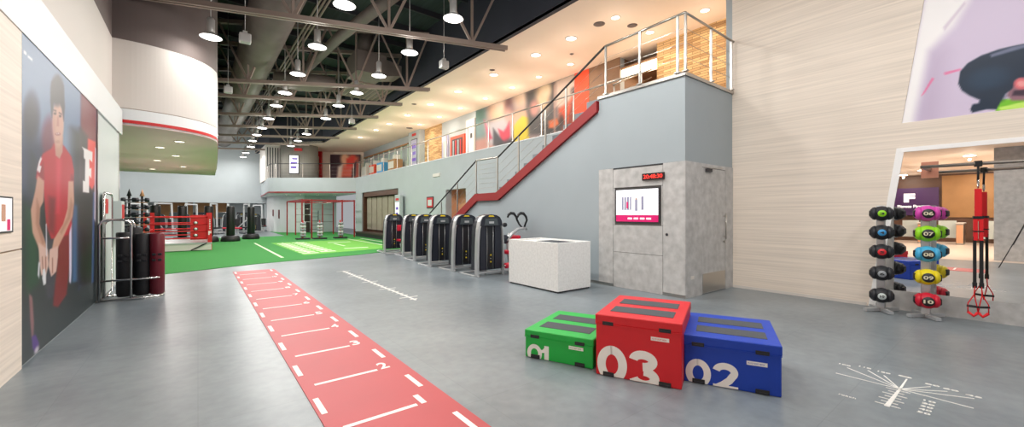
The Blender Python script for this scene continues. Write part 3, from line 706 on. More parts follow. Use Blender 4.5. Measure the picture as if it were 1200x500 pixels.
# gallery mural
gm = [
 ('p',(70,74,84),8,[(545,105),(600,80),(600,110),(545,135)]),
 ('p',(110,146,150),4,[(556,128),(570,126),(568,150),(572,165),(556,165)]),
 ('e',(60,110,100),4,563,135,5,7),
 ('e',(240,196,160),6,584,130,11,16),('e',(250,226,206),6,585,122,7,10),  # pool of downlight on the wall, painted into the print
 ('p',(206,150,140),5,[(556,165),(575,158),(584,172),(580,182),(556,182)]),
 ('e',(110,60,66),4,597,124,5,8),('e',(220,170,160),4,595,135,5,8),
 ('p',(200,196,206),4,[(570,145),(590,138),(600,150),(600,170),(572,170)]),
 ('p',(222,56,90),2,[(584,151),(590,154),(593,150),(597,142),(598,160),(594,168),(587,166)]),
 ('p',(214,70,110),2,[(567,140),(573,152),(577,162),(572,164)]),
 ('p',(60,62,76),2,[(578,150),(584,158),(590,166),(586,172),(578,170)]),
 ('p',(50,48,58),4,[(584,168),(604,160),(606,176),(584,178)]),
 ('e',(240,206,180),6,610,112,9,14),('e',(252,232,214),5,611,104,5,8),  # second downlight pool painted into the print
 ('e',(230,180,150),3,610,140,11,12),
 ('p',(236,214,40),1.5,[(602,148),(606,142),(612,136),(620,138),(620,162),(604,168),(602,164)]),
 ('p',(70,68,72),4,[(616,108),(652,95),(652,150),(640,158),(620,158)]),
 ('e',(236,200,160),5,636,114,8,16),('e',(250,226,190),4,640,104,6,8),('e',(206,140,130),3,626,127,5,9),  # first two ellipses paint a third downlight pool
 ('p',(44,44,48),3,[(634,150),(656,140),(660,152),(636,160)]),
 ('p',(230,110,50),2,[(643,142),(652,138),(656,145),(648,150),(643,150)]),
 ('p',(190,150,140),1.5,[(649,100),(651,98),(651,170),(649,170)]),
 ('p',(232,206,190),4,[(651,95),(676,80),(676,110),(660,125),(651,125)]),
 ('p',(232,84,44),3,[(655,128),(668,118),(672,108),(678,118),(676,150),(662,160),(656,145)]),('e',(60,40,40),2,658,143,3,8),('e',(70,40,40),3,674,107,5,5),
 ('p',(150,60,40),2,[(670,118),(676,124),(670,150),(664,152)]),
]
picture('gallery_mural', (11.05,10.34,4.02), (0,6.74,0), (0,0,2.66), 150, 90, (166,146,146), gm, thick=.02, gain=.80,
   label='long colourful mural of exercising people on the gallery wall', cat='mural')
fp = [('p',(232,92,60),3,[(396,208),(404,186),(412,180),(420,184),(420,208)]),('e',(255,190,150),2.5,404,186,5,7),('p',(250,220,200),2,[(396,195),(402,192),(400,208),(395,208)]),
      ('p',(60,30,40),1.5,[(413,192),(418,188),(417,206),(412,208)]),('p',(240,60,40),2,[(406,186),(416,182),(414,196),(406,198)])]
picture('gallery_poster', (8.75,35.95,4.05), (2.0,-1.57,0), (0,0,2.4), 50, 50, (70,44,52), fp, thick=.05,
   label='orange and black poster of a person at the far end of the gallery', cat='poster')
# right poster over the mirror
hair = [('p',(214,200,226),30,[(1100,-20),(1260,-40),(1260,160),(1080,160)]),('p',(190,172,200),20,[(1090,60),(1110,60),(1100,150),(1070,150)],.6),
 ('p',(252,250,252),8,[(1050,150),(1083,-6),(1140,-6),(1118,30),(1088,60),(1070,148)]),
 ('p',(196,176,204),1.5,[(1105,32),(1130,2),(1132,4),(1107,36)],.5),
 ('p',(236,110,160),.8,[(1079,113),(1092,91),(1095,92),(1083,110)],.8),('p',(236,110,160),.8,[(1106,85),(1126,80),(1127,82),(1107,88)],.8),
 ('p',(120,200,40),1,[(1166,132),(1172,116),(1200,116),(1260,112),(1260,140)]),('p',(200,240,110),.8,[(1170,126),(1200,119),(1260,118),(1260,122),(1172,129)]),
 ('p',(146,106,120),2,[(1180,112),(1186,90),(1206,86),(1260,84),(1260,116),(1186,118)]),
 ('p',(18,40,64),1.2,[(1123,98),(1125,84),(1134,74),(1150,65),(1170,58),(1186,54),(1206,50),(1260,44),(1260,88),(1206,90),(1194,92),(1186,104),(1178,110),(1172,120),(1168,128),(1156,128),(1147,130),(1139,132),(1137,128),(1140,122),(1147,121),(1148,117),(1136,112),(1127,106)]),
 ('e',(52,86,116),8,1158,92,24,12,-.2,.4),('e',(24,44,66),4,1166,112,12,8,0,.7),
 ('p',(150,150,180),1.4,[(1160,64),(1186,55),(1206,51),(1260,46),(1260,50),(1200,56),(1162,67)],.7),
 ('e',(222,110,120),1.5,1197,98,9,7),('e',(240,160,160),1.2,1197,98,5,3.5),('p',(60,40,60),1.5,[(1188,106),(1210,104),(1210,112),(1186,112)])]
picture('wall_poster', (8.612,1.172,2.90), (0,-5.2,0), (0,0,4.6), 340, 290, (206,194,222), hair, thick=.02, mask=lambda T: T*(.135*4.6)/5.2,
   label='huge lavender wall poster of a dark-haired head above the mirror', cat='poster')
# small things on the gallery wall
pl = thing('screen_pillar','grey gallery pillar carrying a tall purple display screen','pillar',(10.9,23.6,4.0))
part(lambda m: m.box((-.15,-.62,0),(.2,1.0,2.7),'grey_paint'),'column',pl)
part(lambda m: (m.box((-.16,-.3,.5),(-.15,.62,2.2),'dark_steel'), m.box((-.17,-.25,.55),(-.16,.57,2.15),'screen_grey'), m.box((-.175,-.15,.8),(-.17,.4,1.0),'screen_purple'), m.box((-.175,-.1,1.2),(-.17,.35,1.4),'screen_purple'), m.box((-.175,-.15,1.6),(-.17,.4,1.9),'screen_purple')),'display_screen',pl)
part(lambda m: m.box((-.17,-.1,2.4),(-.15,.45,2.55),'extinguisher_red'),'exit_sign',pl)
h = MB(); h.box((11.0,18.1,4.3),(11.079,19.6,5.7),'orange_panel'); h.box((10.98,18.3,4.45),(11.0,19.4,5.55),'led_back')
for k in range(4): h.box((10.97,18.4+.25*k,4.55),(10.98,18.52+.25*k,5.45),'grey_pod' if k%2 else 'red_paint')
h.build('hose_cabinet',label='orange framed fire hose cabinet on the gallery wall',cat='cabinet')
h = MB(); h.box((11.0,17.12,4.0),(11.08,17.95,6.35),'white_paint'); h.box((10.99,17.25,5.3),(11.0,17.45,5.6),'dark_steel'); h.box((10.985,17.2,4),(11.0,17.88,6.28),'band_paint'); h.box((10.98,17.3,5.35),(10.99,17.5,5.6),'black_rail')
o = h.build('door_2', kind='structure')
h = MB(); h.box((11.02,19.9,4.0),(11.08,20.6,5.9),'screen_grey'); h.box((11.0,20.1,4.2),(11.02,20.4,5.6),'far_panel'); o = h.build('window_1', kind='structure')
# glazed room and red frames deeper on the gallery
g = thing('glazed_partition','glass partition with pale posts deep on the gallery','partition',(10.9,25,4))
for i in range(9):
    y = i*1.1; part(lambda m: m.box((-.03,y,0),(.03,y+.07,2.1),'glass_green'),'post',g)
    if i < 8: part(lambda m: m.box((-.01,y+.07,.1),(.01,y+1.1,1.0),'far_panel'),'panel',g)
part(lambda m: m.box((-.04,0,2.05),(.04,8.9,2.15),'lobby_gold'),'top_rail',g)
for (y, c, lab) in ((25.4,'lobby_gold','tan counter behind the glass partition'),(27.6,'skyline_blue','blue and white display behind the glass partition'),(29.2,'orange_panel','orange display block behind the glass partition'),(31.0,'white_paint','white display block at the far gallery end')):
    b = MB(); b.rbox((10.1,y,4.0),(10.7,y+1.1,5.1),c,.03); b.box((10.08,y+.1,4.5),(10.1,y+1.0,4.95),'white_paint'); b.box((10.2,y+.2,5.1),(10.6,y+.5,5.4),'white_paint'); b.build('display_counter',label=lab,cat='counter')
r = thing('red_doorway','red framed doorway beside the far orange poster','doorway',(7.45,36.9,4.0),-.665)
for x in (0,.75): part(lambda m: m.box((x,-.1,0),(x+.18,.1,2.4),'red_paint'),'jamb',r)
part(lambda m: m.box((0,-.1,2.3),(.93,.1,2.7),'red_paint'),'lintel',r)
W = MB(); W.prism([(6.6,38),(11.06,34.5),(11.06,34.8),(6.6,38.3)],'z',4,6.7,'beige_ceiling'); st(W,'wall_gallery_end')
# concrete drum on the balcony
d = thing('round_column','round concrete drum on the far balcony with a purple screen','column',(6.2,34.6,4.0))
part(lambda m: m.lathe([(1.3,0),(1.3,2.7)],(0,0,0),'drum',seg=40),'shaft',d)
part(lambda m: m.box((-2.2,.6,0),(-.9,4,2.7),'white_paint'),'ribbed_wall',d)
for k in range(7): part(lambda m: m.box((-2.1+.17*k,.54,0),(-2.04+.17*k,.6,2.5),'dark_steel'),'rib',d)
u = Vector((-.38,-.925)); w = Vector((.925,-.38))
def drum_rect(m, a, b, z0, z1, off, mt):
    p = [u*(1.3+off)+w*a, u*(1.3+off)+w*b, u*(1.2)+w*b, u*(1.2)+w*a]; m.prism([tuple(q) for q in p],'z',z0,z1,mt)
part(lambda m: (drum_rect(m,-.42,.25,.45,1.85,.08,'dark_steel'), drum_rect(m,-.38,.21,.5,1.8,.1,'screen_white'), drum_rect(m,-.3,.1,.85,1.0,.11,'screen_purple'), drum_rect(m,-.3,.15,1.2,1.3,.11,'screen_purple'), drum_rect(m,-.2,.15,1.5,1.6,.11,'screen_purple')),'display_screen',d)
part(lambda m: drum_rect(m,-.05,.45,2.15,2.35,.1,'extinguisher_red'),'exit_sign',d)

# wall screen on the left wood wall, pod screen and clock
t = thing('wall_screen','small bright wall screen set in the left wood panelling','screen',(-1.34,5.45,1.33))
part(lambda m: m.box((0,-.45,0),(.012,.24,.32),'dark_steel'),'frame',t)
part(lambda m: (m.box((.012,-.42,.015),(.014,.2,.305),'screen_white'), m.box((.014,-.05,.1),(.0145,.05,.25),'skin_tone'), m.box((.014,.08,.02),(.0145,.16,.12),'screen_pink')),'display',t)
t = thing('display_screen','flat screen with a pink bottom bar set in the concrete pod','screen',(6.74,4.66,1.33))
part(lambda m: m.box((-.008,-.5,-.01),(.015,.5,.66),'dark_steel'),'bezel',t)
def scr(m):
    m.box((-.012,-.47,.14),(-.008,.48,.64),'screen_white'); m.box((-.012,-.47,.01),(-.008,.48,.14),'screen_pink')
    for a,b in ((.30,.34),(.24,.28),(.17,.22),(.12,.15)): m.box((-.014,a-.0,.24),(-.012,b,.5),'screen_grey')
    m.box((-.0145,.19,.27),(-.014,.23,.4),'screen_pink'); m.box((-.014,-.02,.22),(-.012,.03,.44),'screen_grey'); m.box((-.0145,-.01,.44),(-.012,.02,.47),'skin_tone'); m.box((-.014,-.16,.24),(-.012,-.11,.5),'screen_grey')
    for k in range(4): m.box((-.014,.2-.14*k-.1,.055),(-.012,.2-.14*k,.09),'screen_white')
part(scr,'display',t)
t = thing('wall_clock','small red digital clock above the pod screen','clock',(6.735,4.29,2.13))
part(lambda m: m.box((-.03,-.23,0),(.0,.23,.13),'led_back'),'case',t)
def digits(m):
    m.T = Matrix(((0,0,-1,-.0305),(-1,0,0,0),(0,1,0,0),(0,0,0,1)))
    m.text('20:48:30',-.2,.2,.03,.105,'led_red',bold=.015,depth=.001)
part(digits,'digits',t,'glowing red digits')
MB().box((6.92,3.655,.32),(7.02,3.665,.38),'white_paint').build('wall_socket',label='white wall socket low beside the pod door',cat='socket')
MB().lathe([(.0,0),(.025,0),(.025,.01)],(6.725,4.02,1.12),'dark_steel',seg=12,axis='x').build('lock_cylinder',label='small round lock on the concrete pod front',cat='lock')
MB().box((8.66,16.4,3.2),(8.7,17.1,3.35),'white_paint').build('wall_plate',label='small white plate high on the gallery wall',cat='plate')
t = thing('fire_notice','red notice sign on the gallery wall behind the machines','sign',(8.69,17.4,1.75))
part(lambda m: (m.box((-.02,-.35,0),(0,.35,.55),'led_back'),m.box((-.025,-.3,.05),(-.02,.3,.5),'extinguisher_red'),m.box((-.03,-.2,.12),(-.025,.2,.4),'far_panel')),'board',t)
t = thing('totem_screen','tall slim display totem against the gallery wall','screen',(8.5,20.7,0))
part(lambda m: m.rbox((-.1,-.35,0),(.1,.35,2.5),'grey_paint',.03),'cabinet',t)
part(lambda m: (m.box((-.11,-.26,1.3),(-.1,.26,2.1),'screen_white'),m.box((-.115,-.15,1.45),(-.11,.15,1.55),'screen_purple'),m.box((-.115,-.15,1.7),(-.11,.15,1.85),'screen_purple')),'display',t)
part(lambda m: m.box((-.11,-.2,2.2),(-.1,.2,2.32),'extinguisher_red'),'exit_sign',t)
# dark panelled recess
t = thing('panelled_recess','dark wooden frame with six tall beige padded panels','wall panel',(8.95,24.4,0))
part(lambda m: (m.box((.1,-3.1,.3),(.15,3.1,2.9),'brown_wood'), m.box((-.2,-3.1,2.6),(.1,3.1,2.9),'brown_wood'), m.box((-.2,-3.1,0),(.1,-2.9,2.9),'brown_wood'), m.box((-.2,2.9,0),(.1,3.1,2.9),'brown_wood')),'frame',t)
for k in range(6): part(lambda m: m.rbox((-.02,-2.8+.95*k,.45),(.1,-1.98+.95*k,2.55),'panel_cloth',.03),'padded_panel',t)
part(lambda m: (m.box((-.75,-3.0,.22),(0,3.0,.32),'dark_frame'), m.box((-.7,-3.0,0),(-.6,3.0,.22),'black_rubber')),'bench_step',t)

# ================================================================== FLOOR MARKINGS
t = thing('running_lane','red rubber sprint lane with white cross lines and numbers','floor lane',(0,0,0))
part(lambda m: m.box((.70,.6,.0),(1.62,12.5,.006),'lane_red'),'lane_surface',t)
lane = t
for k in range(-2,11):
    y = 2.93+.885*k
    if y > .8: part(lambda m: m.box((.80,y-.02,.006),(1.35,y+.02,.0075),'white_mark'),'cross_line',lane,'white cross line')
    if y+.45 < 12.4 and y+.3 > .7:
        for xa in (.725,1.5): part(lambda m: m.box((xa,y+.29,.006),(xa+.042,y+.6,.0075),'white_mark'),'edge_dash',lane,'white edge dash')
for k in range(10):
    y = 2.93+.885*k
    def ln(m):
        m.T = Matrix.Translation((0,0,.006)); m.text(str(k+1),1.385,1.475 if k != 0 else 1.43,y-.01,y+.16,'white_mark',bold=.02,depth=.0015)
    part(ln,'lane_number',lane,'white number %d'%(k+1))
m = MB(); m.box((2.955,6.5,.0),(2.995,10.95,.004),'white_mark')
for k in range(22):
    y = 6.6+.205*k; w = .17 if k%5 == 1 else .07
    m.box((2.975-w,y-.012,0),(2.975+w,y+.012,.004),'white_mark')
m.build('floor_ruler',label='white ruler line with short ticks painted on the grey floor',cat='floor marking')
m = MB(); c0 = Vector((4.72,.655,.002))
m.prism([(4.22,.644),(4.22,.676),(4.72,.662),(5.05,.66),(5.05,.65),(4.72,.645)],'z',0,.004,'white_mark')
for p in ((4.72,1.09),(4.97,1.06),(5.04,.92),(5.0,.8),(4.99,.5),(4.97,.40),(4.95,.25),(4.70,.24)):
    m.bar(c0, (p[0],p[1],.002), .008, .004, 'white_mark')
for k in range(7):
    x = 4.25+.07*k; w = .075 if k%2 == 0 else .05; m.box((x-.004,.66-w,0),(x+.004,.66+w,.004),'white_mark')
for (x,y,tx) in ((5.03,1.1,'100'),(5.1,.96,'110'),(5.08,.82,'120'),(5.10,.68,'0'),(5.04,.5,'80'),(5.03,.39,'60'),(5.0,.26,'45')):
    m.T = Matrix.Translation((x,y,0)) @ Matrix.Rotation(-PI/2,4,'Z'); m.text(tx,-.04,.05,-.0,.028,'white_mark',bold=.02,depth=.004)
for k in range(5):
    m.T = Matrix.Translation((4.28+.075*k,.50,0)) @ Matrix.Rotation(-PI/2,4,'Z'); m.text(str(50-10*k),-.0,.07,-.0,.03,'white_mark',bold=.02,depth=.004)
m.T = Matrix.Translation((4.18,.9,0)) @ Matrix.Rotation(-PI/2,4,'Z'); m.text('reach',-.05,.06,0,.03,'white_mark',depth=.004)
m.T = Matrix.Identity(4)
m.build('angle_chart',label='white protractor shaped stretching chart on the floor near the mirror',cat='floor marking')
m = MB(); m.prism([(3.0,15.9),(6.6,17.0),(7.4,23.8),(2.9,23.4)],'z',.012,.015,'turf_print'); m.build('turf_print_panel',label='lighter green printed training area on the turf',cat='floor marking')
m = MB()
for x0 in (3.05,3.75):
    for k in range(10):
        y = 16.4+.66*k+(x0-3.05)*.5; m.box((x0,y,.015),(x0+.56,y+.3,.018),'turf_white')
        m.box((x0+.24,y+.3,.015),(x0+.32,y+.66,.018),'turf_white')
m.build('agility_ladder',label='pair of white agility ladders printed on the turf',cat='floor marking')
m = MB(); m.box((2.2,15.4,.012),(2.29,23.9,.016),'turf_white'); m.box((6.85,18.0,.012),(6.95,24.4,.016),'turf_white'); m.box((7.6,18.6,.012),(7.7,24.4,.016),'turf_white')
m.box((4.9,17.7,.015),(5.9,17.95,.018),'turf_white'); m.box((5.2,21.7,.015),(6.3,21.95,.018),'turf_white'); m.bar((5.3,19.2,.017),(5.3,21.0,.017),.1,.003,'turf_white')
m.build('turf_lines',label='white boundary lines and marks on the green turf',cat='floor marking')

# ================================================================== PLYO BOXES
def stroke(m, path, wd, mt, y0):
    """flat printed stroke of even width in the local XZ plane, standing proud of y0"""
    n = len(path); a = []; b = []
    for i in range(n):
        p = Vector(path[max(i-1,0)]); q = Vector(path[min(i+1,n-1)]); t_ = (q-p).normalized(); nn = Vector((-t_.y, t_.x))*wd/2
        if 0 < i < n-1:
            t1 = (Vector(path[i])-p).normalized(); t2 = (q-Vector(path[i])).normalized(); k = max(.6, t_.dot(t1)); nn = nn/k
        c = Vector(path[i]); a.append(c+nn); b.append(c-nn)
    for i in range(n-1):
        m._add([(v.x,y0,v.y) for v in (a[i],a[i+1],b[i+1],b[i])], [(0,1,2,3)], mt)
def arc(cx, cy, rx, ry, a0, a1, n=22): return [(cx+rx*math.cos(math.radians(a0+(a1-a0)*i/n)), cy+ry*math.sin(math.radians(a0+(a1-a0)*i/n))) for i in range(n+1)]
def digit(m, d, x0, x1, z0, z1, mt, y0):
    W_, H_ = x1-x0, z1-z0; wd = H_*.23
    P = lambda pts: [(x0+px*W_, z0+pz*H_) for px,pz in pts]
    h = wd/2/W_; v = wd/2/H_
    if d == '0': stroke(m, P(arc(.5,.5,.5-h,.5-v,90,458,44)), wd, mt, y0)
    if d == '3':
        stroke(m, P(arc(.47,.73,.47-h,.27-v,178,-92)), wd*.95, mt, y0); stroke(m, P(arc(.5,.29,.5-h,.29-v,92,-168)), wd, mt, y0-.0005)
    if d == '2':
        stroke(m, P(arc(.5,.68,.5-h,.32-v,172,-38)+[(.66,.40),(.40,.22),(.2,v)]), wd, mt, y0); stroke(m, P([(.02,v),(1,v)]), wd*.9, mt, y0-.0005)
    if d == '1':
        stroke(m, P([(1-h*1.2,0),(1-h*1.2,1)]), wd*1.15, mt, y0); stroke(m, P([(-.25,.66),(.15,.69),(.62,.92)]), wd*.7, mt, y0-.0005)
def plyo(name, lab, m_, loc, rot, w, d, h, num, nx0, nx1, nh, cut):
    t = thing(name, lab, 'plyometric box', loc, rot)
    lid = .085 if h > .3 else .07
    body = part(lambda m: m.rbox((.006,.006,0),(w-.006,d-.006,h-lid),m_,.010),'box_body',t)
    lidp = part(lambda m: (m.rbox((0,0,h-lid),(w,d,h),m_,.010), m.box((.002,-.005,h-lid-.004),(w-.002,.0,h-lid+.004),m_)),'lid',t)
    for y0 in (.17*d, .56*d):
        part(lambda m: m.rbox((.13*w,y0,h-.002),(.88*w,y0+.24*d,h+.004),'grip_grey',.003),'tread_pad',lidp,'dark grip strip')
    def tab(x0, z0, z1, par, y=-.006): part(lambda m: (m.rbox((x0,y,z0),(x0+.10,.004,z1),'black_rubber',.003), m.box((x0+.012,y-.002,z0+.010),(x0+.09,y,z0+.018),'mach_dark')),'hook_tab',par,'black fastening tab')
    tab(.07,h-lid-.008,h-lid+.026,lidp); tab(w-.19,h-lid-.008,h-lid+.026,lidp); tab(.075,.004,.042,body); tab(w-.19,.004,.042,body)
    if h < .5:
        for y0 in (.12,d-.25): part(lambda m: m.rbox((w-.004,y0,h-lid-.008),(w+.006,y0+.10,h-lid+.026),'black_rubber',.003),'hook_tab',lidp,'black fastening tab')
    def number(m):
        t0 = MB(); gap = (nx1-nx0)*.015; n1 = nx1-(nx1-nx0)*(.30 if num[1] == '1' else .49)
        digit(t0,num[0],nx0,n1-gap,-cut,nh,'white_print',.0045); digit(t0,num[1],n1+gap,nx1,-cut,nh,'white_print',.0040)
        bmesh.ops.bisect_plane(t0.bm, geom=t0.bm.verts[:]+t0.bm.edges[:]+t0.bm.faces[:], plane_co=(0,0,.006), plane_no=(0,0,1), clear_inner=True)
        r = bmesh.ops.extrude_face_region(t0.bm, geom=t0.bm.faces[:])
        for v in [g for g in r['geom'] if isinstance(g, bmesh.types.BMVert)]: v.co.y = .0065
        m.merge(t0.bm, 'white_print')
    part(number,'printed_number',body,'large white number '+num)
    def lb(m):
        x0 = w*.66; z0 = h*.69 if h > .5 else h*.55; k = w*.2
        m.box((x0,.001,z0),(x0+k,.006,z0+.032),'white_print')
        m.T = Matrix(((1,0,0,0),(0,0,-1,.001),(0,1,0,0),(0,0,0,1)))
        m.text('PLYO SOFT BOX',x0+.01,x0+k-.02,z0+.01,z0+.022,m_,depth=.0015)
    part(lb,'name_label',body,'small white label')
    return t
plyo('plyo_box','low green foam plyometric box numbered 01','box_green',(2.70,3.235,0),-math.radians(67.0),.745,.93,.288,'01',.03,.275,.145,.04)
plyo('plyo_box','tallest plyometric box, red, numbered 03','box_red',(2.925,2.475,0),-math.radians(66.0),.755,.98,.563,'03',.02,.57,.285,.055)
plyo('plyo_box','medium blue foam plyometric box numbered 02','box_blue',(3.425,1.885,0),-math.radians(65.3),.745,.90,.421,'02',.02,.43,.215,.03)

# white planter block
t = thing('planter_box','large white terrazzo planter block in front of the weight machines','planter',(5.3,5.38,0))
part(lambda m: (m.box((.02,.02,0),(.9,1.48,.03),'dark_steel'),
    m.rbox((0,0,.03),(.92,.05,.945),'white_stone',.004), m.rbox((0,1.45,.03),(.92,1.5,.945),'white_stone',.004),
    m.rbox((0,.05,.03),(.05,1.45,.945),'white_stone',.004), m.rbox((.87,.05,.03),(.92,1.45,.945),'white_stone',.004)),'block_wall',t)
part(lambda m: m.box((.05,.05,.7),(.87,1.45,.915),'white_stone'),'inner_tray',t)
part(lambda m: m.box((.35,.15,.915),(.8,1.0,.92),'grip_grey'),'dark_inset',t,'dark inset in the top')

# ================================================================== WEIGHT MACHINES
def arch(x, a, b):   # rounded arch points between feet
    pass
def machine(name, lab, loc, kind=0):
    t = thing(name, lab, 'weight machine', loc, 0, 'selectorised weight machines in a row along the stair wall')
    WD = .80
    L = [(0,0),(.0,.4),(.012,.8),(.035,1.12),(.07,1.30),(.13,1.41),(.22,1.455)]
    def upright(m, f, th):
        n = len(L); inner = [(x+th, z-(th*.9 if k > 3 else 0)) for k, (x, z) in enumerate(L)]
        m.prism([(f(x),z) for x,z in L]+[(f(x),z) for x,z in inner[::-1]],'y',-.065,.05,'mach_silver')
    part(lambda m: upright(m, lambda x: x, .055),'upright',t,'silver upright')
    part(lambda m: upright(m, lambda x: WD-x, .035),'upright',t,'silver upright')
    part(lambda m: (m.rbox((-.0,-.09,0),(.06,.75,.035),'mach_silver',.01), m.rbox((WD-.05,-.05,0),(WD,.75,.035),'mach_silver',.01),
                    m.rbox((.05,-.03,.07),(WD-.04,.04,.115),'mach_silver',.01), m.rbox((.0,.68,.0),(WD,.75,.05),'mach_silver',.01)),'base_frame',t)
    body = [(.065,.15),(WD-.045,.15),(WD-.04,.6),(WD-.055,1.0),(WD-.09,1.25),(.11,1.25),(.085,1.0),(.07,.6)]
    def shroud(m):
        m.prism(body,'y',.0,.30,'mach_dark')
        m.prism([(.1,.17),(.27,.17),(.27,1.2),(.15,1.2),(.12,1.0)],'y',-.035,.0,'mach_dark'); m.prism([(WD-.27,.17),(WD-.08,.17),(WD-.09,1.0),(WD-.12,1.2),(WD-.27,1.2)],'y',-.035,.0,'mach_dark')
        m.box((.29,-.012,.2),(WD-.29,.0,1.2),'mach_darker')
    sh = part(shroud,'weight_shroud',t,'dark moulded shroud')
    tc = part(lambda m: m.prism([(.085,1.2),(WD-.06,1.2),(WD-.085,1.32),(WD-.14,1.41),(WD-.24,1.46),(WD/2,1.48),(.26,1.46),(.16,1.41),(.11,1.32)],'y',-.07,.22,'mach_dark'),'top_cowl',t)
    part(lambda m: (m.prism([(.2,1.22),(WD-.2,1.22),(WD-.23,1.38),(.23,1.38)],'y',-.08,-.07,'mach_console'), m.box((.33,-.086,1.26),(WD-.33,-.08,1.31),'mach_silver')),'console',tc)
    part(lambda m: m.prism([(.31,1.42),(WD-.31,1.42),(WD-.35,1.455),(.35,1.455)],'y',-.078,-.07,'yellow'),'yellow_badge',tc,'yellow badge')
    for x in (.31,WD-.31): part(lambda m: m.tube([(x,-.02,.17),(x,-.02,1.2)],.006,'mach_silver',seg=6),'guide_rod',t)
    def stack(m):
        for k in range(11): m.box((.33,-.03,.2+.028*k),(WD-.33,-.005,.223+.028*k),'black_rubber')
    wk = part(stack,'weight_stack',t)
    part(lambda m: (m.box((WD/2-.015,-.04,.22),(WD/2+.015,-.03,.52),'black_rail'), m.sphere((WD/2,-.045,.50),.02,'yellow',seg=8,rings=6), m.sphere((WD/2,-.045,.34),.02,'yellow',seg=8,rings=6), m.sphere((WD/2,-.045,.42),.012,'mach_silver',seg=8,rings=6)),'selector_pin',wk)
    # user side, towards the wall
    if kind == 0:
        part(lambda m: m.bar((.4,.3,.3),(1.0,.4,.3),.07,.07,'mach_silver'),'seat_beam',t)
        part(lambda m: m.bar((1.0,.4,.02),(1.0,.4,.42),.07,.07,'mach_silver'),'seat_post',t)
        part(lambda m: m.rbox((.82,.22,.42),(1.2,.6,.5),'black_leather',.03),'seat',t)
        part(lambda m: m.rbox((.85,.58,.52),(1.17,.66,1.1),'black_leather',.03),'backrest',t)
    elif kind == 1:
        # chair-like pulldown with curved handles
        part(lambda m: (m.rbox((.3,.0,.03),(1.15,.09,.10),'mach_silver',.02), m.rbox((1.08,-.25,.0),(1.17,.5,.06),'mach_silver',.02)),'base_beam',t)
        part(lambda m: m.tube([(1.08,.05,.05),(1.03,.05,.45),(.98,.06,.85),(1.05,.06,1.0)],[.05,.05,.045,.035],'mach_silver',seg=10),'seat_mast',t)
        part(lambda m: m.rbox((.86,-.18,.49),(1.15,.2,.58),'pad_red',.03),'seat',t,'red seat pad')
        part(lambda m: m.rbox((1.16,-.15,.6),(1.26,.2,.95),'pad_red',.03),'backrest',t,'red backrest')
        for x in (.66,.88): part(lambda m: (m.lathe([(.03,0),(.068,.01),(.072,.1),(.068,.19),(.03,.2)],(x,-.28,.25),'pad_red',seg=16,axis='x')),'foot_roller',t,'red foam roller')
        part(lambda m: m.tube([(.62,-.28,.25),(1.12,-.28,.25)],.018,'chrome',seg=8),'roller_bar',t)
        part(lambda m: m.lathe([(.0,-.05),(.1,-.05),(.11,-.03),(.11,.05),(.0,.05)],(.86,.0,.86),'mach_dark',seg=20,axis='y'),'pivot_disc',t)
        part(lambda m: m.lathe([(.0,-.04),(.05,-.04),(.055,.0),(.05,.06),(.0,.06)],(.83,-.03,1.22),'mach_darker',seg=16,axis='y'),'counterweight',t)
        part(lambda m: m.tube([(.9,-.02,.82),(1.05,-.02,.98),(1.25,-.02,1.10),(1.48,-.02,1.13),(1.55,-.02,1.10)],[.04,.045,.04,.035,.03],'mach_silver',seg=10),'lever_arm',t)
        for k, (dx, dy) in enumerate(((0,.1),(.16,-.1))):
            pts = [(1.02+dx,dy,1.40),(1.05+dx,dy,1.46),(1.12+dx,dy,1.50),(1.22+dx,dy,1.49),(1.3+dx,dy,1.42),(1.33+dx,dy,1.33),(1.37+.6*dx,dy*.6,1.22),(1.42+.4*dx,0,1.13)]
            part(lambda m: m.tube(pts,[.022,.028,.03,.03,.03,.026,.024,.024],'black_rubber',seg=10),'curved_handle',t,'black curved handle')
            pts = [(1.06+dx,dy+.05,1.47),(1.16+dx,dy+.05,1.53),(1.27+dx,dy+.05,1.52),(1.34+dx,dy+.05,1.44),(1.36+dx,dy+.04,1.36)]
            part(lambda m: m.tube(pts,.016,'mach_dark',seg=8),'curved_handle',t,'black curved handle')
    elif kind == 2:
        part(lambda m: m.tube([(.52,-.5,.02),(.5,-.4,.35),(.62,-.3,.40)],.035,'mach_silver',seg=8),'seat_post',t)
        part(lambda m: m.rbox((.42,-.55,.44),(.75,-.15,.52),'pad_red',.03),'seat',t,'red seat pad')
        part(lambda m: m.rbox((.5,-.1,.82),(.78,.0,1.05),'pad_red',.03),'chest_pad',t,'red chest pad')
        part(lambda m: m.rbox((-.15,-.6,.0),(.8,-.5,.04),'mach_silver',.01),'base_beam',t)
        part(lambda m: m.tube([(.7,-.05,1.2),(.75,-.3,1.1),(.72,-.4,.95)],.02,'black_rubber',seg=8),'handle',t)
    return t
ml = ['weight machine nearest the camera with red rollers and curly black handles','second nearest weight machine, between the curly handled one and the third','third nearest weight machine, in front of the orange opening',
      'fourth weight machine from the white planter','fifth weight machine from the white planter','farthest weight machine in the row, with red seat and chest pads']
machine('weight_machine', ml[0], (5.14,7.95,0), 1)
m2 = machine('weight_machine', ml[1], (5.17,9.12,0), 0)
dup(m2, (5.10,10.3,0), label=ml[2]); dup(m2, (5.34,11.85,0), label=ml[3]); dup(m2, (5.62,13.4,0), label=ml[4])
machine('weight_machine', ml[5], (5.5,14.85,.012), 2)

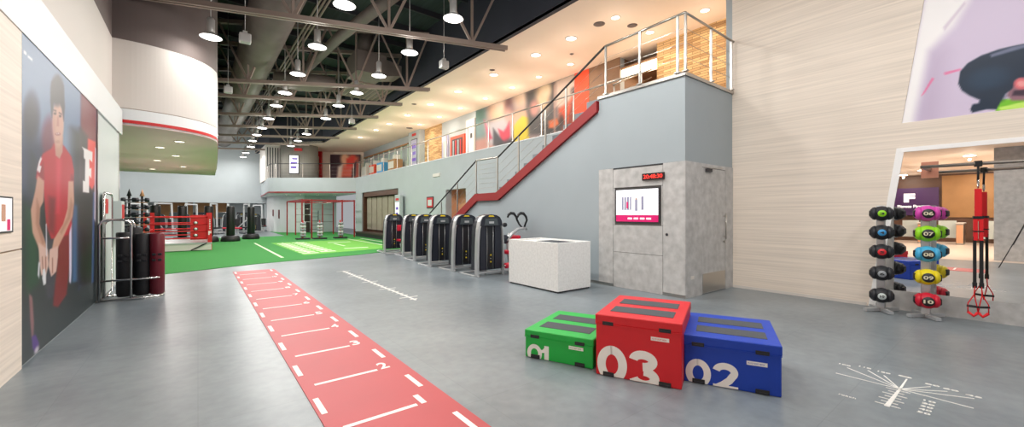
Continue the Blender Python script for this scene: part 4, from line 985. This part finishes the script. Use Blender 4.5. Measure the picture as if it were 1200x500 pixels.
# ================================================================== BALL RACKS
def ball(name, lab, loc, col, num, tagm, group, dark=True):
    t = thing(name, lab, 'medicine ball', loc, math.radians(-78), group)
    # flattened ball with two side grips, facing -x of the rack
    def bd(m):
        m.sphere((0,0,0),.115,col,sc=(1,1,.98),seg=24,rings=16)
        for s in (-1,1):
            m.tube([(s*.07,-.0,.0),(s*.10,-.0,0),(s*.128,.0,0)],[.10,.09,.06],col if col!='ball_black' else 'ball_black',seg=14)
    part(bd,'ball_body',t)
    for s in (-1,1):
        part(lambda m: (m.rbox((s*.122-.02,-.055,-.05),(s*.122+.02,.055,.05),'mach_darker' if dark else 'ball_grey',.02)),'side_grip',t,'dark grip')
    bd_ = part(lambda m: m.lathe([(0,-.012),(.062,-.010),(.066,.0),(.0,.01)],(0,-.112,0),'mach_darker',seg=20,axis='y'),'badge',t)
    def nm_(m):
        if tagm: m.lathe([(0,-.008),(.047,-.007),(.05,.0)],(0,-.122,0),tagm,seg=20,axis='y')
        m.T = Matrix(((1,0,0,0),(0,0,-1,-.1245 if not tagm else -.130),(0,1,0,0),(0,0,0,1)))
        if tagm: m.text(num,-.026,.026,-.017,.017,'ball_black',bold=.03,depth=.002)
        else: m.text(num,-.05,.05,-.026,.026,'sign_tag',bold=.03,depth=.002)
    part(nm_,'number_print',bd_)
    return t
mat('sign_tag',(214,206,180),.5)
def rack(lab, loc, balls, grp, names):
    t = thing('ball_rack', lab, 'ball rack', loc)
    part(lambda m: m.rbox((-.035,-.05,.03),(.035,.05,1.62),'mach_silver',.012),'upright',t)
    for a in (25,155,-60,-120) if False else (35,145,215,325):
        an = math.radians(a); part(lambda m: m.bar((0,0,.03),(.26*math.cos(an),.26*math.sin(an),.03),.06,.045,'mach_silver'),'foot',t)
    for z in Z5:
        part(lambda m: m.bar((0,0,z-.09),(-.16,-.05,z-.10),.05,.02,'mach_silver'),'cradle',t)
    for z, (nm2, c, num, tg) in zip(Z5, balls):
        n = ball('medicine_ball', nm2, (loc[0]-.14,loc[1]-.03,z), c, num, tg, grp)
Z5 = [1.50,1.215,.925,.60,.265]
rack('silver ball rack with black balls near the slanted mirror edge',(8.28,1.36,0),
   [('black grip ball with green badge, topmost on the left rack','ball_black','3','lime'),('black grip ball with blue badge on the left rack','ball_black','4','skyline_blue'),
    ('black grip ball with red badge, middle of the left rack','ball_black','5','ball_tag_red'),('black grip ball with grey badge, second lowest on left rack','ball_black','6','ball_grey'),
    ('black grip ball with white badge, lowest on the left rack','ball_black','10','far_panel')],'black grip balls on the left rack',None)
rack('silver ball rack with bright coloured balls beside the suspension straps',(8.30,.88,0),
   [('magenta medicine ball 06, topmost on the right rack','mag','06',None),('lime green medicine ball 07 on the right rack','lime','07',None),
    ('sky blue medicine ball 08 on the right rack','sky','08',None),('yellow medicine ball 09 on the right rack','yellow_ball','09',None),
    ('red medicine ball 10, lowest on the right rack','ball_red','10',None)],'coloured medicine balls on the right rack',None)

# ================================================================== SUSPENSION RAIL AND STRAPS
t = thing('wall_rail','steel pull bar on brackets across the mirror','rail',(8.6,.87,2.15))
part(lambda m: m.tube([(-.6,.03,0),(-.6,-5,0)],.022,'steel_bar',seg=12),'bar',t)
for y in (-.0,-2.2): part(lambda m: m.bar((0,y,0),(-.6,y,0),.04,.04,'steel_bar'),'bracket',t)
for y in (-.0,-2.2): part(lambda m: m.box((-.012,y-.09,-.12),(.005,y+.09,.12),'plate_wood'),'wall_plate',t,'reddish wooden mounting plate')
def trx(lab, y, yaw, h0):
    t = thing('suspension_strap', lab, 'suspension trainer', (8.0,y,0), yaw)
    part(lambda m: (m.box((-.032,-.03,2.11),(.032,.03,2.185),'strap_black'), m.tube([(0,0,2.16),(0,0,2.05),(.01,0,1.93)],.022,'strap_black',seg=8,flatten=.5)),'anchor_loop',t,'black anchor strap')
    part(lambda m: m.tube([(.0,.0,1.95),(.025,0,1.92),(.025,0,1.86),(0,0,1.83),(-.02,0,1.87),(-.018,0,1.93)],.007,'chrome',seg=8,closed=True),'carabiner',t)
    part(lambda m: m.box((-.015,-.03,1.40),(.015,.03,1.82),'strap_red'),'wide_strap',t,'wide red strap')
    part(lambda m: (m.box((-.02,-.042,1.15),(.02,-.006,1.46),'strap_red'), m.box((-.02,.006,1.15),(.02,.042,1.46),'strap_red')),'wide_strap',t,'wide red strap')
    part(lambda m: (m.box((-.024,-.046,1.43),(.024,.046,1.465),'strap_black'), m.box((-.024,-.046,1.26),(.024,.046,1.275),'strap_black')),'buckle',t,'black buckle')
    for s in (-1,1):
        part(lambda m: (m.box((-.004,s*.03-.016,.55),(.004,s*.03+.016,1.2),'strap_black'), m.box((-.01,s*.03-.02,.53),(.01,s*.03+.02,.60),'strap_black')),'webbing',t,'black webbing')
        part(lambda m: (m.tube([(0,s*.03,.55),(0,s*.035,h0+.25),(0,s*.05+s*.04,h0+.13),(0,s*.09,h0+.02)],.014,'strap_red',seg=8,flatten=.4),
              m.tube([(0,s*.03,.55),(0,s*.035,h0+.25),(0,s*.035-s*.02,h0+.13),(0,s*.0,h0+.02)],.014,'strap_red',seg=8,flatten=.4),
              m.tube([(0,s*.0,h0+.02),(0,s*.04,h0-.03),(0,s*.09,h0+.02)],.018,'strap_red',seg=8)),'handle_loop',t,'red handle loop')
        part(lambda m: m.tube([(0,-.01*s,h0+.09),(0,s*.1,h0+.10)],.016,'black_rubber',seg=10),'grip',t,'black foam grip')
trx('red and black suspension strap with two handle loops hanging from the bar', .37, .25, .19)

# photographer's tripod, reflected in the mirror
t = thing('camera_tripod','black tripod in the hall, one leg reflected at the mirror edge','tripod',(-.02,-.06,0))
for a in (100,220,340):
    an = math.radians(a); part(lambda m: (m.tube([(.03*math.cos(an),.03*math.sin(an),1.28),(.25*math.cos(an),.25*math.sin(an),.66)],.016,'black_rail',seg=8), m.tube([(.25*math.cos(an),.25*math.sin(an),.68),(.50*math.cos(an),.50*math.sin(an),.01)],.011,'black_rail',seg=8)),'leg',t)
part(lambda m: (m.lathe([(.05,1.24),(.05,1.32),(.03,1.34),(.02,1.40)],(0,0,0),'black_rail'),),'head',t)

# ================================================================== BOXING RING
t = thing('boxing_ring','small boxing ring with red ropes and corner pads on the turf','boxing ring',(-.6,22.2,.012))
x0,x1,y0,y1 = -1.0,.98,-1.7,1.7
part(lambda m: (m.box((x0-.1,y0-.1,.02),(x1+.05,y1+.1,.30),'white_paint'), m.box((x0-.12,y0-.12,.27),(x1+.07,y1+.12,.32),'mach_silver')),'platform',t)
for (px,py) in ((x0,y0),(x1,y0),(x0,y1),(x1,y1)):
    q = part(lambda m: m.box((px-.07,py-.07,0),(px+.07,py+.07,1.52),'red_paint'),'corner_post',t,'red corner post')
for z in (.5,.78,1.06,1.34):
    part(lambda m: m.tube([(x0,y0,z),(x1,y0,z),(x1,y1,z),(x0,y1,z)],.025,'red_paint',seg=8,closed=True),'rope',t,'red ring rope')
for (px,py,sx,sy) in ((x1,y0,-1,1),(x1,y1,-1,-1)):
    part(lambda m: m.prism([(px+sx*.08,py),(px+sx*.62,py+sy*.02),(px+sx*.08,py+sy*.6)],'z',.44,1.42,'red_paint'),'corner_pad',t,'red corner cushion')
def ringf(m):
    m.T = Matrix(((1,0,0,0),(0,0,-1,y0-.07),(0,1,0,0),(0,0,0,1))); m.text('F',x1-.05,x1+.05,.62,.78,'white_print',bold=.05,depth=.004)
    for k in range(6): m.box((x1-.02,.86+.07*k,0),(x1+.02,.9+.07*k,.004),'white_print')
part(ringf,'printed_logo',t,'white F and lettering')
for k in range(3): part(lambda m: (m.sphere((x1-.45,y0-.03,.62+.25*k),.05,'band_paint',seg=8,rings=6),m.box((x1-.52,y0-.02,.58+.25*k),(x1-.38,y0+.02,.66+.25*k),'dark_steel')),'turnbuckle',t)
part(lambda m: m.bar((x1-.6,y0-.18,.03),(x1-.1,y0-.12,.3),.04,.04,'black_rail'),'ring_brace',t)

# freestanding punching bags
def bag(lab, x, y, r=.19, z=.012):
    t = thing('punching_bag', lab, 'punching bag', (x,y,z), 0, 'freestanding punching bags by the ring')
    part(lambda m: m.lathe([(r*.9,.25),(r,.29),(r,1.82),(r*.93,1.88),(0,1.89)],(0,0,0),'black_leather',seg=24),'bag',t)
    part(lambda m: m.lathe([(.42,.0),(.45,.05),(.40,.24),(.33,.30),(.0,.31)],(0,0,0),'black_rubber',seg=28),'base',t)
bag('black freestanding punching bag, nearest one right of the ring',1.38,26.3); bag('black freestanding punching bag, rightmost, near the far balcony',2.45,28.0)
bag('black freestanding punching bag behind the ring corner cushion',.45,26.4); bag('black freestanding punching bag behind the middle of the ring',-.62,26.2); bag('black freestanding punching bag, leftmost behind the ring',-1.6,25.6)

# tube rack on the left
t = thing('tube_rack','chrome rail rack holding weighted tubes beside the mural wall','rack',(-1.0,9.75,0))
def tr_(m):
    for y in (-.22,.22):
        m.tube([(-.3,y,.03),(-.3,y,1.30),(-.27,y,1.36),(-.2,y,1.39),(-.02,y,1.39),(.06,y,1.36),(.09,y,1.30),(.09,y,.03)],.02,'chrome',seg=10)
part(tr_,'side_loop',t)
part(lambda m: (m.tube([(-.3,-.22,.03),(.42,-.22,.03),(.50,-.10,.03),(.50,.25,.03),(.42,.3,.03),(-.3,.3,.03)],.02,'chrome',seg=10,closed=True)),'base_loop',t)
part(lambda m: (m.tube([(-.3,-.22,.36),(.40,-.22,.36),(.46,-.15,.36),(.46,.22,.36)],.016,'chrome',seg=10)),'lower_rail',t)
part(lambda m: m.tube([(-.3,-.22,1.08),(.09,-.22,1.08)],.016,'chrome',seg=10),'upper_rail',t)
def vip(lab, x, y, c, h=1.12):
    o = thing('weighted_tube', lab, 'weighted tube', (x,y,.05), 0, 'weighted tubes in the rack')
    part(lambda m: m.lathe([(.08,0),(.105,.02),(.105,h-.02),(.095,h),(.075,h),(.075,h-.05)],(0,0,0),c,seg=24),'tube_body',o)
    for z in (.72,.62):
        for x_ in (-.04,.04): part(lambda m: m.rbox((x_-.028,-.116,z-.02),(x_+.028,-.09,z+.02),'mach_darker',.01),'hand_slot',o,'dark hand slot')
vip('black weighted tube on the left of the chrome rack',-1.02,9.72,'black_rubber'); vip('black weighted tube in the middle of the chrome rack',-.78,9.70,'black_rubber',1.10); vip('maroon weighted tube on the right of the chrome rack',-.58,9.68,'maroon_leather',1.10)
vip('black weighted tube at the back of the chrome rack',-.9,9.92,'black_rubber',1.2)
t = thing('framed_board','tall chrome framed glass board with red notice on the left wall','notice board',(-1.28,10.2,0))
part(lambda m: (m.tube([(0,-.4,.05),(0,-.4,1.78),(0,-.33,1.86),(0,.33,1.86),(0,.4,1.78),(0,.4,.05)],.022,'chrome',seg=8,closed=True)),'frame',t)
part(lambda m: m.box((-.01,-.38,.1),(.0,.38,1.83),'far_panel'),'board',t)
part(lambda m: m.box((.0,-.3,1.5),(.008,-.02,1.76),'extinguisher_red'),'notice',t,'red notice')
t = thing('fire_extinguisher','red cabinet against the end of the left wall','fire cabinet',(-1.32,11.3,1.0))
part(lambda m: (m.box((0,-.2,0),(.12,.2,.75),'far_panel'),m.box((.12,-.15,.4),(.125,.15,.68),'extinguisher_red')),'cabinet',t)
# hand weight tree
t = thing('weight_tree','tall twin column rack of small hand weights behind the tubes','weight rack',(-1.45,16.2,.012))
for x in (-.14,.14): part(lambda m: (m.tube([(x,0,0),(x,0,2.0)],.03,'black_rail',seg=8), m.lathe([(.06,2.0),(.0,2.22)],(x,0,0),'orange_wood' if x > 0 else 'black_rubber',seg=10)),'upright',t)
part(lambda m: m.box((-.35,-.3,0),(.35,.3,.06),'black_rubber'),'base',t)
for k in range(8):
    z = .35+.22*k
    for x in (-.14,.14):
        part(lambda m: (m.lathe([(.05,-.17),(.065,-.15),(.065,-.07),(.02,-.06),(.02,.06),(.065,.07),(.065,.15),(.05,.17)],(x,-.08,z),'mach_dark',seg=10,axis='x')),'hand_weight',t)
        part(lambda m: m.box((x-.13,-.13,z-.085),(x+.13,-.03,z-.07),'orange_wood' if x > 0 and k > 2 else 'mach_silver'),'shelf_tray',t)

# pull-up rig under the balcony
t = thing('pull_up_rig','red steel pull-up rig standing on the far turf','exercise rig',(6.2,28.5,.012))
px = [-1.4,-.88,.85,1.58]; 
for y in (-2.4,2.6):
    for x in px: part(lambda m: m.box((x-.035,y-.035,0),(x+.035,y+.035,2.34),'red_stair'),'post',t)
    part(lambda m: m.box((-1.4,y-.03,2.24),(1.58,y+.03,2.32),'red_stair'),'top_beam',t)
for x in px: part(lambda m: m.box((x-.03,-2.4,2.26),(x+.03,2.6,2.33),'red_stair'),'cross_beam',t)
for x in (-.3,.3): part(lambda m: m.tube([(x,-2.4,2.15),(x,2.6,2.15)],.02,'stainless',seg=8),'monkey_bar',t)
for z in (.9,1.4,1.8): part(lambda m: m.tube([(-.88,2.6,z),(1.58,2.6,z)],.018,'stainless',seg=8),'back_bar',t)
for (x,y,lab) in ((4.75,25.6,'weight plate stand left of the rig'),(5.6,25.4,'weight plate stand at the front middle of the rig'),(6.75,25.4,'weight plate stand at the right of the rig')):
    t = thing('plate_stand','dark '+lab,'plate stand',(x,y,.012))
    part(lambda m: (m.box((-.35,-.25,0),(.35,.25,.08),'black_rubber'), m.box((-.03,-.03,.08),(.03,.03,1.1),'red_paint')),'stand',t)
    for k in range(5): part(lambda m: m.lathe([(.0,-.14),(.08,-.14),(.11,-.1),(.05,0),(.11,.1),(.08,.14),(0,.14)],(0,-.08,.22+.17*k),'treadwhite' if k%2 else 'ball_grey',seg=12,axis='x'),'weight_plate',t)
t = thing('leaning_ladder','small black ladder leaning near the rounded wall','ladder',(6.9,33.0,.012))
for x in (-.25,.25): part(lambda m: m.bar((x,0,0),(x+.3,1.2,1.7),.05,.05,'black_rail'),'side_rail',t)
for k in range(5): part(lambda m: m.bar((-.25+.06*k,.2+.22*k,.3+.31*k),(.25+.06*k,.2+.22*k,.3+.31*k),.04,.03,'black_rail'),'rung',t)
for (y,z,h,lab) in ((36.55,1.1,.7,'red notice on the rounded white wall'),(37.6,1.3,.5,'small dark notice on the rounded white wall')):
    MB().box((5.05 if y < 37 else 4.8,y,z),(5.16 if y < 37 else 4.9,y+.35,z+h),'maroon_leather').build('wall_notice',label=lab,cat='notice')

FT = ['first','second','third','fourth','fifth','sixth','seventh','eighth','ninth']
for q, (x, y) in enumerate(((-5.2,36.5),(-3.4,39),(-1.9,37),(-.4,39.4),(.9,36.2),(1.9,38.6),(2.9,36.4),(4.0,40.2),(-7,38))):
    t = thing('training_station','pale steel cable frame far back, %s of nine between the ring and rounded wall' % FT[q],'exercise machine',(x,y,0),.3*q,'pale cable stations far back')
    for a in (-.6,.6): part(lambda m: m.bar((a,0,0),(a*.85,0,2.2),.09,.09,'treadwhite'),'upright',t)
    part(lambda m: m.bar((-.55,0,2.2),(.55,0,2.2),.09,.09,'treadwhite'),'top_beam',t)
    part(lambda m: m.bar((-.6,0,1.2),(.3,.5,.4),.06,.06,'treadwhite'),'arm',t)
    part(lambda m: m.rbox((-.35,-.5,.4),(.2,.3,.5),'pad_red' if q%2 else 'mach_darker',.02),'pad',t)
    part(lambda m: m.box((-.62,-.4,0),(.62,.4,.05),'mach_dark'),'base',t)
# cardio area at the back, seen under the far wall
def treadmill(x, y, lab, c):
    t = thing('treadmill', lab, 'treadmill', (x,y,0), 0, 'cardio machines under the back wall')
    part(lambda m: m.rbox((-.4,-1,.05),(.4,.9,.25),'treadwhite',.05),'deck',t)
    for s in (-1,1): part(lambda m: m.tube([(s*.36,-.6,.2),(s*.36,-.8,1.2),(s*.3,-.4,1.3)],.04,'treadwhite',seg=8),'arm',t)
    part(lambda m: m.rbox((-.42,-.95,1.15),(.42,-.8,1.6),c,.04),'console',t)
k = 0
TW = ['first','second','third','fourth','fifth','sixth','seventh','eighth']
for x in (-7,-5.6,-4.2,-2.8,-1.4,.1,1.6,3.1):
    treadmill(x, 43.5, 'treadmill under the back wall, %s from the left'%TW[k], 'mach_dark' if k%2 else 'mach_console'); k += 1
mm = dup(m2, (.2,38.2,0), label='dark weight machine far back behind the ring'); mm['group'] = 'weight machines far back'
for i,(x,y) in enumerate(((1.4,37.2),(2.4,39.5),(3.2,37.6),(-1.2,37.6),(-2.6,38.2),(-4.0,37.2))):
    q = dup(m2, (x,y,0), label='dark weight machine far back, %s of the small cluster beyond the bags'%TW[i]); q['group'] = 'weight machines far back'
for i,(x,y) in enumerate(((.1,34.0),(-.8,35.2),(1.9,34.4),(-2.4,35.0))):
    t = thing('exercise_bench','red padded bench far back on the grey floor, %s from the ring'%TW[i],'bench',(x,y,0),.4*i,'red padded benches far back')
    part(lambda m: m.rbox((-.2,-.6,.42),(.2,.6,.52),'pad_red',.03),'pad',t); part(lambda m: (m.box((-.03,-.5,0),(.03,-.44,.42),'mach_silver'),m.box((-.03,.44,0),(.03,.5,.42),'mach_silver'),m.box((-.25,-.52,0),(.25,-.42,.05),'mach_silver'),m.box((-.25,.42,0),(.25,.52,.05),'mach_silver')),'frame',t)
W = MB()
for i in range(6): W.box((-8.9+2.7*i,41.05,0),(-8.75+2.7*i,41.2,2.4),'grey_paint')
st(W,'trim_4')
for i,(x,c) in enumerate(((-3,'lobby_gold'),(-.2,'lobby_gold'))):
    MB().box((x,50.9,1.0),(x+2.6,51,2.6),c).build('wall_panel',label='tan lit panel on the far wall, %s of two'%('left','right')[i],cat='panel')

# ================================================================== LOBBY things reflected in the mirror
t = thing('lobby_sign','dark purple sign with a white F reflected in the mirror','sign',(-13.9,3.9,1.4))
part(lambda m: m.box((0,-1.1,0),(.06,1.3,1.5),'sign_purple'),'sign_board',t)
def sg(m):
    # lettering reads correctly in the mirror
    m.T = Matrix(((0,0,1,.06),(-1,0,0,0),(0,1,0,0),(0,0,0,1)))
    m.T = Matrix(((0,0,1,.06),(-1,0,0,0),(0,1,0,0),(0,0,0,1)))
    m.text('F',-.25,.2,.72,1.2,'sign_white',bold=.06,depth=.01); m.text('Fitness First',-.5,.5,.42,.57,'sign_white',bold=.02,depth=.01)
part(sg,'lettering',t,'glowing white lettering')
tn = None
for i,y in enumerate((3.2,1.9,.6,-.7)):
    lab = 'beige entrance turnstile reflected in the mirror, %s from the sign' % nm[i]
    if tn is None:
        tn = thing('turnstile',lab,'turnstile',(-12,y,0),0,'turnstiles in the lobby')
        part(lambda m: m.rbox((-.6,-.12,0),(.6,.12,1.0),'stainless',.03),'cabinet',tn); part(lambda m: m.box((.6,-.11,.08),(.61,.11,.95),'orange_wood'),'end_panel',tn)
        part(lambda m: m.rbox((-.65,-.14,1.0),(.65,.14,1.06),'white_paint',.02),'top_cap',tn)
        part(lambda m: m.box((-.02,.14,.3),(.02,.75,1.15),'far_panel'),'gate_wing',tn)
    else: dup(tn,(-12,y,0),label=lab)
t = thing('lobby_counter','low white counter with a steel rail reflected in the mirror','counter',(-9,-.9,0))
part(lambda m: m.rbox((-.3,-1.6,0),(.3,.6,.85),'white_paint',.02),'counter_body',t)
part(lambda m: (m.tube([(.4,-2.2,1.1),(.4,1.3,1.1)],.025,'stainless',seg=8),m.tube([(.4,-2.2,0),(.4,-2.2,1.1)],.025,'stainless',seg=8),m.tube([(.4,1.3,0),(.4,1.3,1.1)],.025,'stainless',seg=8),m.tube([(.4,-2.2,.6),(.4,1.3,.6)],.015,'stainless',seg=8)),'steel_rail',t)

# ================================================================== CAMERA, WORLD
cam = bpy.data.cameras.new('camera'); co = bpy.data.objects.new('camera', cam); C.objects.link(co)
co.location = (0,0,CH); co.rotation_euler = (PI/2, 0, -TH)
cam.sensor_fit = 'HORIZONTAL'; cam.sensor_width = 36; cam.lens = 36*FP/1200.0; cam.clip_start = .05; cam.clip_end = 200
bpy.context.scene.camera = co
w = bpy.data.worlds.new('world'); bpy.context.scene.world = w; w.use_nodes = True
w.node_tree.nodes['Background'].inputs[0].default_value = (.92,.96,1,1); w.node_tree.nodes['Background'].inputs[1].default_value = 1.2  # even background entering the open rear, added as fill light
sc = bpy.context.scene
sc.view_settings.view_transform = 'Standard'; sc.view_settings.look = 'None'; sc.view_settings.gamma = 1
sc.view_settings.use_curve_mapping = False; sc.view_settings.exposure = -1.6
sc.cycles.max_bounces = 8; sc.cycles.diffuse_bounces = 5; sc.cycles.glossy_bounces = 4; sc.cycles.use_denoising = True
sc.cycles.sample_clamp_indirect = 6
